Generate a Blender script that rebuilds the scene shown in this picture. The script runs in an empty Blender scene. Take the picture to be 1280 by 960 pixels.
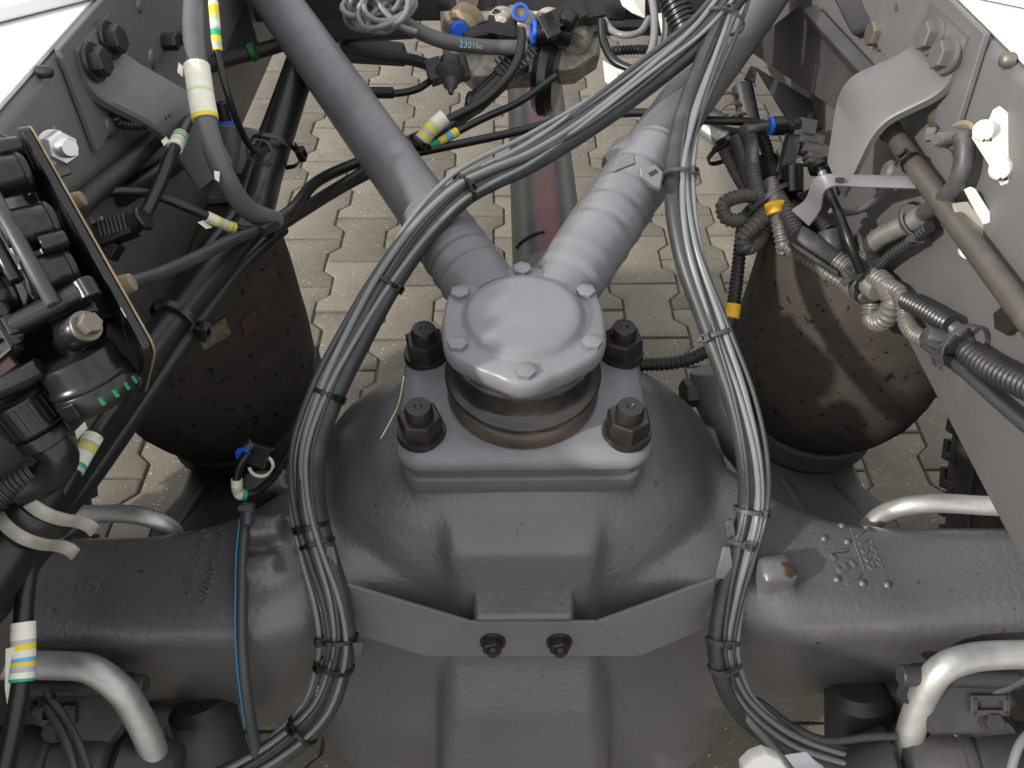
import bpy, bmesh, math, random
from mathutils import Vector, Matrix, noise
random.seed(7)
R = math.radians
SC = bpy.context.scene
COL = SC.collection
# ---------------------------------------------------------------- camera, world, sun, exposure
CAMLOC = Vector((0, 0, 1.257)); PITCH = 47.5; YAW = 0.77; FPX = 961.0
cam = bpy.data.cameras.new('camera'); camo = bpy.data.objects.new('camera', cam); COL.objects.link(camo)
camo.location = CAMLOC; camo.rotation_euler = (R(90 - PITCH), 0, R(-YAW))
cam.sensor_width = 36; cam.lens = 36 * FPX / 1280; cam.clip_start = .02; cam.clip_end = 500
SC.camera = camo
SUN = Vector((1.55, 0.85, -1.0)).normalized()          # direction the light travels
sun_az = math.atan2(-SUN.x, -SUN.y); sun_el = math.asin(-SUN.z)
w = bpy.data.worlds.new('World'); SC.world = w; w.use_nodes = True
nt = w.node_tree; nt.nodes.clear()
sky = nt.nodes.new('ShaderNodeTexSky'); sky.sky_type = 'NISHITA'; sky.sun_disc = False
sky.sun_elevation = sun_el; sky.sun_rotation = sun_az; sky.dust_density = 4.0; sky.air_density = 1.0; sky.ozone_density = .6
hs = nt.nodes.new('ShaderNodeHueSaturation'); hs.inputs['Saturation'].default_value = .35
bg = nt.nodes.new('ShaderNodeBackground'); bg.inputs['Strength'].default_value = .15
wo = nt.nodes.new('ShaderNodeOutputWorld')
# thin bright broken cloud all over the sky
tcw = nt.nodes.new('ShaderNodeTexCoord'); cn = nt.nodes.new('ShaderNodeTexNoise'); cn.inputs['Scale'].default_value = 2.6; cn.inputs['Detail'].default_value = 5; cn.inputs['Roughness'].default_value = .55
cr = nt.nodes.new('ShaderNodeMapRange'); cr.inputs['From Min'].default_value = .30; cr.inputs['From Max'].default_value = .54; cr.inputs['To Max'].default_value = .85
cm = nt.nodes.new('ShaderNodeMix'); cm.data_type = 'RGBA'; cm.inputs[7].default_value = (8.4, 8.4, 8.5, 1)
nt.links.new(tcw.outputs['Generated'], cn.inputs['Vector']); nt.links.new(cn.outputs['Fac'], cr.inputs['Value']); nt.links.new(cr.outputs[0], cm.inputs[0])
nt.links.new(sky.outputs[0], hs.inputs['Color']); nt.links.new(hs.outputs[0], cm.inputs[6]); nt.links.new(cm.outputs[2], bg.inputs[0]); nt.links.new(bg.outputs[0], wo.inputs[0])
sl = bpy.data.lights.new('sun', 'SUN'); sl.energy = 3.0; sl.angle = R(1.6); sl.color = (1, .95, .87)
so = bpy.data.objects.new('sun', sl); COL.objects.link(so); so.rotation_euler = SUN.to_track_quat('-Z', 'Y').to_euler(); so.location = (-3, 1, 5)
SC.view_settings.view_transform = 'Standard'; SC.view_settings.look = 'None'; SC.view_settings.gamma = 1
SC.view_settings.exposure = 0.30
# ---------------------------------------------------------------- helpers
_rot = camo.rotation_euler.to_matrix()
def ray(px, py): return _rot @ Vector(((px - 640) / FPX, -(py - 480) / FPX, -1))
def P(px, py, zc=None, z=None, y=None, x=None):
    "a point in the place seen at photo pixel (px, py) at a depth, height or distance"
    d = ray(px, py)
    t = zc if zc is not None else (z - CAMLOC.z) / d.z if z is not None else y / d.y if y is not None else x / d.x
    return CAMLOC + d * t
CX = _rot @ Vector((1, 0, 0)); CY = _rot @ Vector((0, 1, 0)); CZ = _rot @ Vector((0, 0, 1))
def F(px, py, zc, s=None):
    "affine frame at a real point: local unit = one photo pixel at that depth, x right, y up, z towards the viewer"
    s = s or zc / FPX
    o = P(px, py, zc); M = Matrix.Identity(4)
    for i, a in enumerate((CX, CY, CZ)):
        for j in range(3): M[j][i] = a[j] * s
    for j in range(3): M[j][3] = o[j]
    return M
def axis_frame(a, b, up=None):
    z = (b - a).normalized(); up = up or CZ
    x = up.cross(z)
    if x.length < 1e-4: x = Vector((1, 0, 0)).cross(z)
    x.normalize(); y = z.cross(x)
    M = Matrix((x, y, z)).transposed().to_4x4(); M.translation = a
    return M
def spline(pts, step=None, n=None):
    pts = [Vector(p) for p in pts]
    if len(pts) == 2: dense = [pts[0].lerp(pts[1], i / 40) for i in range(41)]
    else:
        Q = [pts[0] * 2 - pts[1]] + pts + [pts[-1] * 2 - pts[-2]]
        dense = []
        for i in range(1, len(Q) - 2):
            p0, p1, p2, p3 = Q[i - 1:i + 3]
            t0 = 0; t1 = max((p1 - p0).length ** .5, 1e-6); t2 = t1 + max((p2 - p1).length ** .5, 1e-6); t3 = t2 + max((p3 - p2).length ** .5, 1e-6)
            for k in range(24):
                t = t1 + (t2 - t1) * k / 24
                A1 = p0 * ((t1 - t) / (t1 - t0)) + p1 * ((t - t0) / (t1 - t0)); A2 = p1 * ((t2 - t) / (t2 - t1)) + p2 * ((t - t1) / (t2 - t1))
                A3 = p2 * ((t3 - t) / (t3 - t2)) + p3 * ((t - t2) / (t3 - t2))
                B1 = A1 * ((t2 - t) / (t2 - t0)) + A2 * ((t - t0) / (t2 - t0)); B2 = A2 * ((t3 - t) / (t3 - t1)) + A3 * ((t - t1) / (t3 - t1))
                dense.append(B1 * ((t2 - t) / (t2 - t1)) + B2 * ((t - t1) / (t2 - t1)))
        dense.append(pts[-1])
    L = [0]
    for a, b in zip(dense, dense[1:]): L.append(L[-1] + (b - a).length)
    if n is None: n = max(2, int(round(L[-1] / (step or .008))) + 1)
    out = []; j = 0
    for i in range(n):
        s = L[-1] * i / (n - 1)
        while j < len(L) - 2 and L[j + 1] < s: j += 1
        d = L[j + 1] - L[j]
        out.append(dense[j].lerp(dense[j + 1], (s - L[j]) / d if d > 0 else 0))
    return out
class MB:
    def __init__(s, M=None): s.v = []; s.f = []; s.m = []; s.M = M
    def av(s, p): s.v.append(tuple(s.M @ Vector(p)) if s.M else tuple(p)); return len(s.v) - 1
    def af(s, ids, m=0): s.f.append(tuple(ids)); s.m.append(m)
    def rings(s, rings, m=0, cap=(True, True), closed=False):
        n = len(rings[0]); idx = [[s.av(p) for p in r] for r in rings]
        mm = m if callable(m) else (lambda i: m)
        K = len(idx)
        for i in range(K if closed else K - 1):
            a, b = idx[i], idx[(i + 1) % K]
            for k in range(n): s.af((a[k], a[(k + 1) % n], b[(k + 1) % n], b[k]), mm(i))
        if not closed:
            if cap[0]: s.af(idx[0][::-1], mm(0))
            if cap[1]: s.af(idx[-1], mm(K - 2))
        return s
    def tube(s, pts, r, seg=12, m=0, closed=False, flat=None, cap=(True, True)):
        pts = [Vector(p) for p in pts]; K = len(pts); rg = []
        T = []
        for i in range(K):
            a = pts[i - 1] if (i or closed) else pts[0]; b = pts[(i + 1) % K] if (i < K - 1 or closed) else pts[-1]
            T.append((b - a).normalized())
        nrm = CZ - T[0] * CZ.dot(T[0])
        if nrm.length < .05: nrm = CX - T[0] * CX.dot(T[0])
        nrm.normalize()
        for i in range(K):
            nrm = nrm - T[i] * nrm.dot(T[i]); nrm.normalize(); bn = T[i].cross(nrm)
            rr = r(i, K) if callable(r) else r
            fa, fb = flat or (1, 1)
            rg.append([pts[i] + nrm * (rr * fb * math.cos(2 * math.pi * k / seg)) + bn * (rr * fa * math.sin(2 * math.pi * k / seg)) for k in range(seg)])
        return s.rings(rg, m, cap, closed)
    def lathe(s, prof, a=None, axis=None, seg=24, m=0, cap=(True, True), wob=None):
        "prof = [(radius, height)] along axis from point a"
        M = axis_frame(Vector(a), Vector(a) + Vector(axis), Vector((0, 1, 0.01)) if s.M or abs(Vector(axis).normalized().z) > .9 else None) if a is not None else Matrix.Identity(4)
        rg = []
        for j, (r, h) in enumerate(prof):
            rg.append([M @ Vector(((wob(k * 2 * math.pi / seg, j) if wob else r) * math.cos(2 * math.pi * k / seg), (wob(k * 2 * math.pi / seg, j) if wob else r) * math.sin(2 * math.pi * k / seg), h)) for k in range(seg)])
        return s.rings(rg, m, cap)
    def cyl(s, a, b, r, seg=20, m=0, r2=None, ch=.12):
        a = Vector(a); b = Vector(b); L = (b - a).length; r2 = r if r2 is None else r2; c = min(ch * min(r, r2), L * .3)
        return s.lathe([(r - c, 0), (r, c), (r2, L - c), (r2 - c, L)], a, b - a, seg, m)
    def box(s, c, size, rot=None, m=0):
        c = Vector(c); rot = rot or Matrix.Identity(3); x, y, z = (v / 2 for v in size)
        ids = [s.av(c + rot @ Vector((sx * x, sy * y, sz * z))) for sz in (-1, 1) for sx, sy in ((-1, -1), (1, -1), (1, 1), (-1, 1))]
        for q in ((3, 2, 1, 0), (4, 5, 6, 7), (0, 1, 5, 4), (1, 2, 6, 5), (2, 3, 7, 6), (3, 0, 4, 7)): s.af([ids[i] for i in q], m)
        return s
    def prism(s, outline, d, m=0, ch=0):
        "outline: 3D points of one face, d: extrusion vector; ch: chamfer (inset share) of the far face"
        o = [Vector(p) for p in outline]; d = Vector(d); c = sum(o, Vector()) / len(o)
        if ch:
            k = ch / max((p - c).length for p in o); dl = d.normalized() * min(ch, d.length * .45)
            rg = [o, [p + d - dl for p in o], [p + d + (c - p) * k for p in o]]
        else: rg = [o, [p + d for p in o]]
        return s.rings(rg, m)
    def bent(s, pairs, t, m=0, fr=.3):
        "a flat-sided plate with rounded bends at the inner pairs"
        A = [Vector(p[0]) for p in pairs]; B = [Vector(p[1]) for p in pairs]; out = [(A[0], B[0])]
        for i in range(1, len(A) - 1):
            for k in range(7):
                u = k / 6; r = []
                for Q in (A, B):
                    p0 = Q[i].lerp(Q[i - 1], fr); p2 = Q[i].lerp(Q[i + 1], fr); r.append(p0 * (1 - u) ** 2 + Q[i] * 2 * u * (1 - u) + p2 * u * u)
                out.append(tuple(r))
        out.append((A[-1], B[-1])); return s.sheet(out, t, m=m, straight=True)
    def sheet(s, pairs, t, n=5, m=0, straight=False):
        "a bent plate through pairs of (one edge, other edge) points, thickness t"
        A = [Vector(p[0]) for p in pairs]; B = [Vector(p[1]) for p in pairs]
        if not straight and len(pairs) > 2:
            K = n * (len(pairs) - 1) + 1
            A = spline(A, n=K); B = spline(B, n=K)
        rg = []
        for i in range(len(A)):
            d = (A[min(i + 1, len(A) - 1)] + B[min(i + 1, len(A) - 1)] - A[max(i - 1, 0)] - B[max(i - 1, 0)])
            nn = d.cross(B[i] - A[i]).normalized() * (t / 2)
            c = (B[i] - A[i]).normalized() * min(t * .3, (B[i] - A[i]).length * .2)
            rg.append([A[i] + nn * .6, A[i] + c + nn, B[i] - c + nn, B[i] + nn * .6, B[i] - nn * .6, B[i] - c - nn, A[i] + c - nn, A[i] - nn * .6])
        return s.rings(rg, m)
    def mesh(s, name, mats, angle=35, origin=None):
        me = bpy.data.meshes.new(name)
        o = origin or Vector()
        me.from_pydata([(v[0] - o[0], v[1] - o[1], v[2] - o[2]) for v in s.v], [], s.f)
        for mt in (mats if isinstance(mats, (list, tuple)) else [mats]): me.materials.append(mt)
        me.polygons.foreach_set('material_index', s.m)
        bm = bmesh.new(); bm.from_mesh(me); bmesh.ops.recalc_face_normals(bm, faces=bm.faces); bm.to_mesh(me); bm.free()
        me.shade_smooth(); me.set_sharp_from_angle(angle=R(angle)); me.update()
        return me
    def build(s, name, mats, parent=None, bevel=0, angle=35, seg=2, origin=None):
        o = bpy.data.objects.new(name, s.mesh(name, mats, angle, origin or (org(parent) if parent else None)))
        COL.objects.link(o)
        if parent: o.parent = parent
        elif origin: o.location = origin
        if bevel:
            b = o.modifiers.new('edge_round', 'BEVEL'); b.width = bevel; b.segments = seg; b.limit_method = 'ANGLE'; b.angle_limit = R(32); b.harden_normals = True
        return o
def org(o):
    p = Vector()
    while o: p = p + o.location; o = o.parent
    return p
def thing(name, label, cat, loc, group=None):
    o = bpy.data.objects.new(name, None); COL.objects.link(o); o.location = loc; o.empty_display_size = .02
    o['label'] = label; o['category'] = cat
    if group: o['group'] = group
    return o
def tag(o, label, cat, group=None):
    o['label'] = label; o['category'] = cat
    if group: o['group'] = group
    return o
def place(name, me, parent, M):
    "another object on a shared mesh, set at world matrix M"
    o = bpy.data.objects.new(name, me); COL.objects.link(o)
    if parent: o.parent = parent; M = Matrix.Translation(-org(parent)) @ M
    o.matrix_basis = M
    return o
# ---------------------------------------------------------------- materials
def mat(name, col, rough=.5, metal=0, var=0, vscale=30, bump=0, bscale=300, spec=.5, dust=0, dustcol=(.25, .21, .16), dscale=40, obj_var=0, world=False, coat=0, rust=0, rustcol=(.16, .06, .02), dlo=.5, stretch=None):
    m = bpy.data.materials.new(name); m.use_nodes = True; n = m.node_tree; b = n.nodes['Principled BSDF']
    b.inputs['Roughness'].default_value = rough; b.inputs['Metallic'].default_value = metal
    b.inputs['Specular IOR Level'].default_value = spec
    if coat: b.inputs['Coat Weight'].default_value = coat; b.inputs['Coat Roughness'].default_value = .24
    b.inputs['Base Color'].default_value = (*col, 1)
    tc = n.nodes.new('ShaderNodeTexCoord'); vec = tc.outputs['Object']
    if world: vec = n.nodes.new('ShaderNodeNewGeometry').outputs['Position']
    if stretch:
        mp = n.nodes.new('ShaderNodeMapping'); mp.inputs['Scale'].default_value = stretch; n.links.new(vec, mp.inputs[0]); vec = mp.outputs[0]
    def tex(scale, detail=4, rgh=.6):
        t = n.nodes.new('ShaderNodeTexNoise'); t.inputs['Scale'].default_value = scale; t.inputs['Detail'].default_value = detail; t.inputs['Roughness'].default_value = rgh
        n.links.new(vec, t.inputs['Vector']); return t.outputs['Fac']
    def ramp(fac, lo, hi):
        r = n.nodes.new('ShaderNodeMapRange'); r.inputs['From Min'].default_value = lo; r.inputs['From Max'].default_value = hi; n.links.new(fac, r.inputs['Value']); return r.outputs[0]
    def mix(fac, a, c):
        x = n.nodes.new('ShaderNodeMix'); x.data_type = 'RGBA'
        if hasattr(fac, 'links'): n.links.new(fac, x.inputs[0])
        else: x.inputs[0].default_value = fac
        for sck, v in ((x.inputs[6], a), (x.inputs[7], c)):
            if hasattr(v, 'links'): n.links.new(v, sck)
            else: sck.default_value = (*v, 1)
        return x.outputs[2]
    def mul(a, k):
        x = n.nodes.new('ShaderNodeMath'); x.operation = 'MULTIPLY'; n.links.new(a, x.inputs[0])
        if hasattr(k, 'links'): n.links.new(k, x.inputs[1])
        else: x.inputs[1].default_value = k
        return x.outputs[0]
    c = col
    if var:
        f = ramp(tex(vscale), .3, .7); c = mix(f, tuple(v * (1 - var) for v in col), tuple(min(1, v * (1 + var)) for v in col))
    if obj_var:
        oi = n.nodes.new('ShaderNodeObjectInfo'); c = mix(mul(oi.outputs['Random'], 1.0), c, c) if False else c
        h = n.nodes.new('ShaderNodeHueSaturation'); r = n.nodes.new('ShaderNodeMapRange'); r.inputs['To Min'].default_value = 1 - obj_var; r.inputs['To Max'].default_value = 1 + obj_var
        n.links.new(oi.outputs['Random'], r.inputs['Value']); n.links.new(r.outputs[0], h.inputs['Value'])
        if hasattr(c, 'links'): n.links.new(c, h.inputs['Color'])
        else: h.inputs['Color'].default_value = (*c, 1)
        c = h.outputs[0]
    if dust:
        f = mul(ramp(tex(dscale, 6, .7), dlo, dlo + .22), dust); c = mix(f, c, dustcol)
    if rust:
        f = mul(ramp(tex(55, 6, .7), .56, .66), rust); c = mix(f, c, rustcol)
    if hasattr(c, 'links'): n.links.new(c, b.inputs['Base Color'])
    if dust or var:
        rr = n.nodes.new('ShaderNodeMapRange'); rr.inputs['To Min'].default_value = max(.05, rough - .08); rr.inputs['To Max'].default_value = min(1, rough + .12)
        n.links.new(tex(vscale * 1.7, 5), rr.inputs['Value']); n.links.new(rr.outputs[0], b.inputs['Roughness'])
    if bump:
        bp = n.nodes.new('ShaderNodeBump'); bp.inputs['Strength'].default_value = bump; bp.inputs['Distance'].default_value = .002
        n.links.new(tex(bscale, 3, .5), bp.inputs['Height']); n.links.new(bp.outputs[0], b.inputs['Normal'])
    return m
cast_paint = mat('cast_grey_paint', (.094, .093, .098), .34, spec=.65, coat=.3, var=.10, vscale=9, bump=.42, bscale=190, dust=.3, dustcol=(.125, .118, .105), dscale=8, dlo=.52)
hub_paint = mat('hub_grey_paint', (.180, .182, .195), .33, var=.10, vscale=18, bump=.16, bscale=150, dust=.35, dustcol=(.24, .21, .17), dscale=34, dlo=.54)
arm_paint = mat('arm_grey_paint', (.128, .128, .137), .40, var=.16, vscale=14, bump=.28, bscale=110, dust=.5, dustcol=(.19, .165, .135), dscale=26, dlo=.53, rust=.12)
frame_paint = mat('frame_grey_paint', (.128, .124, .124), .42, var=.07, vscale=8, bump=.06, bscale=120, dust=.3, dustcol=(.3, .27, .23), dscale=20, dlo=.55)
bracket_paint = mat('bracket_grey_paint', (.125, .121, .120), .36, var=.08, vscale=14, bump=.05, bscale=90, dust=.3, dscale=22, dlo=.52, rust=.25)
sheet_paint = mat('sheet_grey_paint', (.15, .148, .155), .38, var=.06, vscale=12, bump=.04, bscale=260, dust=.2, dscale=40, dlo=.58)
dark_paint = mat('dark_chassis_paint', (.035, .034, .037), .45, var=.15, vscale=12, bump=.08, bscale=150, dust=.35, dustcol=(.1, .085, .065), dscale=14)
black_plastic = mat('black_plastic', (.010, .010, .011), .24, var=.15, vscale=25, dust=.08, dustcol=(.10, .09, .075), dscale=60, dlo=.6)
grey_plastic = mat('weathered_dark_plastic', (.05, .05, .052), .45, var=.15, vscale=30, dust=.35, dustcol=(.16, .14, .11), dscale=60, dlo=.5)
black_rubber = mat('black_rubber', (.010, .010, .011), .34, var=.2, vscale=18, dust=.14, dustcol=(.10, .09, .08), dscale=45, dlo=.58)
hose_grey = mat('dusty_black_hose', (.032, .034, .037), .42, var=.12, vscale=20, dust=.3, dustcol=(.17, .16, .14), dscale=30, dlo=.52)
cable_grey = mat('grey_cable_sheath', (.18, .185, .19), .3, var=.08, vscale=30, dust=.2, dustcol=(.24, .22, .18), dscale=40, dlo=.55)
cable_dark = mat('dark_cable_sheath', (.045, .047, .05), .36, var=.1, vscale=30, dust=.2, dustcol=(.2, .18, .15), dscale=40, dlo=.55)
conduit_mat = mat('grey_corrugated_conduit', (.105, .10, .095), .38, var=.15, vscale=25, dust=.5, dustcol=(.2, .175, .13), dscale=35, dlo=.46)
conduit_black = mat('black_corrugated_conduit', (.02, .02, .022), .35, var=.15, vscale=25, dust=.15, dustcol=(.15, .13, .1), dscale=35, dlo=.55)
bag_rubber = mat('dusty_bellows_rubber', (.052, .045, .038), .82, spec=.25, var=.12, vscale=14, bump=.2, bscale=170, dust=.3, dustcol=(.080, .069, .056), dscale=30, dlo=.45)
speck = mat('tar_specks', (.008, .008, .008), .5)
galv = mat('galvanised_steel', (.52, .52, .51), .46, .75, var=.2, vscale=35, bump=.08, bscale=120, dust=.45, dustcol=(.33, .29, .2), dscale=14, dlo=.5)
zinc = mat('zinc_plated_steel', (.68, .68, .68), .3, .9, var=.1, vscale=60)
dull_steel = mat('dull_dusty_steel', (.2, .18, .155), .5, .7, var=.25, vscale=50, dust=.5, dustcol=(.22, .17, .11), dscale=60, rust=.3)
oxide = mat('black_oxide_steel', (.045, .042, .040), .30, .55, var=.2, vscale=40, dust=.2, dustcol=(.12, .09, .06), dscale=50, rust=.35, rustcol=(.10, .05, .03))
boot_rubber = mat('glossy_boot_rubber', (.022, .020, .019), .22, var=.2, vscale=20, dust=.2, dustcol=(.12, .09, .07), dscale=18, dlo=.52)
boot_brown = mat('rusty_base_ring', (.055, .042, .034), .35, var=.25, vscale=20, dust=.5, dustcol=(.12, .085, .06), dscale=18, dlo=.45)
rim_paint = mat('light_frame_flange', (.72, .72, .70), .35, var=.05, vscale=12, dust=.15, dscale=30, dlo=.6)
white_panel = mat('white_panel_paint', (.80, .80, .79), .35, var=.03, vscale=10)
white_plastic = mat('white_plastic', (.78, .77, .72), .45, var=.05, vscale=30, dust=.25, dustcol=(.5, .4, .25), dscale=50, dlo=.58)
tan_metal = mat('tan_passivated_metal', (.26, .20, .125), .5, .3, var=.2, vscale=60, dust=.3, dustcol=(.3, .27, .22), dscale=60)
pale_strap = mat('pale_worn_strap', (.33, .31, .27), .55, .25, var=.2, vscale=60, dust=.4, dustcol=(.2, .17, .12), dscale=80)
brass = mat('brass_yellow', (.62, .42, .1), .4, .6, var=.2, vscale=60)
blue_ring = mat('blue_collar_plastic', (.02, .11, .62), .35)
green_plastic = mat('green_plastic', (.006, .20, .07), .4)
yellow_tape = mat('yellow_tape', (.85, .48, .02), .42, var=.1, vscale=80)
paper = mat('white_label_paper', (.74, .72, .61), .55, var=.08, vscale=120, dust=.5, dustcol=(.42, .38, .27), dscale=90, dlo=.6)
band_yellow = mat('label_yellow', (.75, .58, .04), .5); band_green = mat('label_green', (.02, .38, .16), .5)
band_blue = mat('label_blue', (.12, .42, .62), .5); band_grey = mat('label_grey', (.42, .45, .48), .5); band_lime = mat('label_lime', (.5, .62, .28), .5)
ink = mat('black_ink', (.02, .02, .02), .6); cyan_ink = mat('pale_cyan_print', (.30, .62, .66), .6); pale_ink = mat('pale_grey_print', (.55, .56, .58), .6)
LABELMATS = [paper, band_yellow, band_green, band_blue, band_grey, band_lime]
alu = mat('dirty_cast_aluminium', (.50, .46, .40), .55, .35, var=.35, vscale=70, bump=1, bscale=260, dust=.6, dustcol=(.17, .13, .09), dscale=60, dlo=.48)
hose_mid_grey = mat('grey_dusty_hose', (.10, .10, .105), .42, var=.12, vscale=20, dust=.3, dustcol=(.2, .19, .17), dscale=30, dlo=.52)  # the hoses whose own colour is a lighter grey
red_paint_and_reflection = mat('dull_red_paint_and_reflection', (.13, .024, .030), .38, var=.25, vscale=14, dust=.3, dustcol=(.12, .1, .1), dscale=25)  # red of the yoke ear and of the reflection painted on the shaft
shaft_paint = mat('shaft_black_grey_paint', (.045, .043, .046), .36, var=.2, vscale=10, dust=.4, dustcol=(.11, .105, .1), dscale=9, dlo=.45)
tyre_rubber = mat('tyre_rubber', (.028, .026, .024), .75, var=.3, vscale=30, bump=.3, bscale=150, dust=.6, dustcol=(.09, .075, .055), dscale=25)
orange_sticker = mat('faded_orange_sticker', (.09, .045, .028), .6, var=.3, vscale=200); pale_sticker = mat('faded_pale_sticker', (.17, .145, .09), .6, var=.5, vscale=150)
copper_rust = mat('bare_rusty_spot', (.075, .048, .034), .5, .3, var=.4, vscale=200)
paver_mat = mat('concrete_paver', (.168, .150, .119), .85, var=.2, vscale=6, bump=.7, bscale=220, dust=.75, dustcol=(.105, .092, .068), dscale=6, obj_var=.2, dlo=.46, world=True)
joint_mat = mat('mossy_joint_sand', (.16, .14, .085), .95, var=.3, vscale=25, bump=.6, bscale=200, dust=.85, dustcol=(.12, .15, .03), dscale=7, dlo=.40)
# speckle on the pavers and the bags
def speckle(m, scale, thr, col, world=False):
    n = m.node_tree; b = n.nodes['Principled BSDF']; l = b.inputs['Base Color'].links[0]; src = l.from_socket
    tc = n.nodes.new('ShaderNodeTexCoord'); t = n.nodes.new('ShaderNodeTexNoise'); t.inputs['Scale'].default_value = scale; t.inputs['Detail'].default_value = 2
    n.links.new(n.nodes.new('ShaderNodeNewGeometry').outputs['Position'] if world else tc.outputs['Object'], t.inputs['Vector']); r = n.nodes.new('ShaderNodeMapRange'); r.inputs['From Min'].default_value = thr; r.inputs['From Max'].default_value = thr + .06
    n.links.new(t.outputs['Fac'], r.inputs['Value']); x = n.nodes.new('ShaderNodeMix'); x.data_type = 'RGBA'; n.links.new(r.outputs[0], x.inputs[0]); n.links.new(src, x.inputs[6]); x.inputs[7].default_value = (*col, 1)
    n.links.new(x.outputs[2], b.inputs['Base Color'])
speckle(paver_mat, 190, .66, (.46, .42, .36), True); speckle(paver_mat, 150, .66, (.12, .105, .08), True)
speckle(bag_rubber, 85, .635, (.010, .009, .009)); speckle(cast_paint, 120, .70, (.045, .042, .038))
# ---------------------------------------------------------------- ground and paving
def project(p):
    q = _rot.transposed() @ (Vector(p) - CAMLOC); return 640 + FPX * q.x / -q.z, 480 - FPX * q.y / -q.z
g = MB(); g.af([g.av(p) for p in ((-150, -150, -.009), (150, -150, -.009), (150, 150, -.009), (-150, 150, -.009))])
gr = g.build('ground', joint_mat); gr['kind'] = 'structure'
PX, PY, ZA = .145, .195, .014
def paver_outline(grow=0):
    W = (PX + 2 * ZA - .005) / 2 + grow; w_ = (PX - 2 * ZA - .005) / 2 + grow; L = (PY - .0045) / 2 + grow
    r = [(W, -L), (W, -.0600), (w_, -.0355), (w_, .0355), (W, .0600), (W, L)]
    return r + [(-x, y) for x, y in r[::-1]]
def paver_rings(cx, cy, dz, tx, ty):
    out = []
    for grow, z in ((0, -.05), (0, -.004), (-.0015, -.001), (-.0035, 0)):
        out.append([(cx + x, cy + y, z + dz + tx * x + ty * y) for x, y in paver_outline(grow)])
    return out
paver_me = MB().rings(paver_rings(0, 0, 0, 0, 0), cap=(False, True)).mesh('paver', paver_mat)
paving = bpy.data.objects.new('paving', None); COL.objects.link(paving); paving['kind'] = 'structure'
cells = []
for i in range(-26, 27):
    for j in range(-14, 34):
        x = i * PX + .06; y = j * PY + (PY / 2 if i % 2 else 0) + .03
        px, py = project((x, y, 0))
        cells.append(((0 if (-60 < px < 1340 and -60 < py < 720 and y > .2) else 1), y * y + x * x, x, y))
cells.sort(); rest = MB(); cnt = 0
for k, d2, x, y in cells:
    dz = random.uniform(-.0025, .0015); tx = random.uniform(-.012, .012); ty = random.uniform(-.01, .01)
    if k == 0 and cnt < 292:
        M = Matrix.Translation((x, y, dz)) @ Matrix.Rotation(random.uniform(-.008, .008), 4, 'Z') @ Matrix.Rotation(tx, 4, 'Y') @ Matrix.Rotation(ty, 4, 'X')
        if random.random() < .5: M = M @ Matrix.Rotation(math.pi, 4, 'Z')
        place('paver', paver_me, paving, M); cnt += 1
    else: rest.rings(paver_rings(x, y, dz, tx, ty), cap=(False, True))
ro = rest.build('paver_field', paver_mat, paving); ro['kind'] = 'stuff'

# ---------------------------------------------------------------- shared fasteners
_fast = {}
def bolt_mesh(r, h, wr=0, wh=0, stud=0, sh=0, m=oxide, dimple=True, key=None):
    k = (r, h, wr, wh, stud, sh, m.name)
    if k in _fast: return _fast[k]
    b = MB(); z = 0
    if wr: b.lathe([(wr, 0), (wr, wh * .55), (wr * .96, wh), (r * .9, wh)], seg=28); z = wh * .96
    c = h * .12
    hexr = lambda rr, zz: [(rr * math.cos(R(60 * q)), rr * math.sin(R(60 * q)), zz) for q in range(6)]
    b.rings([hexr(r, z), hexr(r, z + h - c), hexr(r * .9, z + h)])
    if stud:
        b.lathe([(stud * 1.02, z + h * .9), (stud, z + h + sh * .7), (stud * .86, z + h + sh), (stud * .3, z + h + sh), (stud * .2, z + h + sh - .0012)], seg=24)
    _fast[k] = b.mesh('bolt', m, 40); return _fast[k]
def bolt(parent, p, d, *a, name='bolt', spin=0, **k):
    M = axis_frame(Vector(p), Vector(p) + Vector(d), Vector((0, 1, .01)) if abs(Vector(d).normalized().z) > .9 else None) @ Matrix.Rotation(spin, 4, 'Z')
    return place(name, bolt_mesh(*a, **k), parent, M)

# ---------------------------------------------------------------- chassis rails
XL, XR, ZB, ZT = -.365, .413, .700, .975
def rail(sgn, label):
    X = XL if sgn < 0 else XR
    t = thing('frame_rail', label, 'frame rail', (X, .8, ZB), 'longitudinal chassis rails')
    o = sgn * .008
    prof = [(0, ZB + .008), (0, ZT - .010), (sgn * .003, ZT - .003), (sgn * .010, ZT), (sgn * .075, ZT), (sgn * .075, ZT - .008), (sgn * .013, ZT - .008), (sgn * .008, ZT - .014), (sgn * .008, ZB + .014), (sgn * .013, ZB + .008), (sgn * .075, ZB + .008), (sgn * .075, ZB), (sgn * .010, ZB), (sgn * .003, ZB + .003)]
    MB().rings([[(X + x, y, z) for x, z in prof] for y in (-.6, .2, .8, 1.6, 3.2)]).build('web', frame_paint, t, angle=50)
    MB().box((X + sgn * .0405, 1.2, ZT + .0025), (.072, 3.6, .004)).build('top_flange', rim_paint, t, .001)
    return t
rail_l = rail(-1, 'shaded chassis rail with the black valve block in front of it')
rail_r = rail(1, 'sunlit chassis rail carrying the white plastic connectors')
def on_rail_bolt(t, px, py, X, r, h, name='bolt', d=None, m=dull_steel, round_=False, z=None):
    p = P(px, py, x=X); sg = -1 if X > 0 else 1
    if round_:
        b = MB(); b.lathe([(r, -.002), (r, h * .4), (r * .85, h * .8), (r * .4, h)], p, (sg, 0, 0), 20); return b.build(name, m, t, angle=60)
    return bolt(t, p, (sg, 0, 0), r, h, r * 1.35, h * .25, m=m, name=name, spin=.3)
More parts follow.
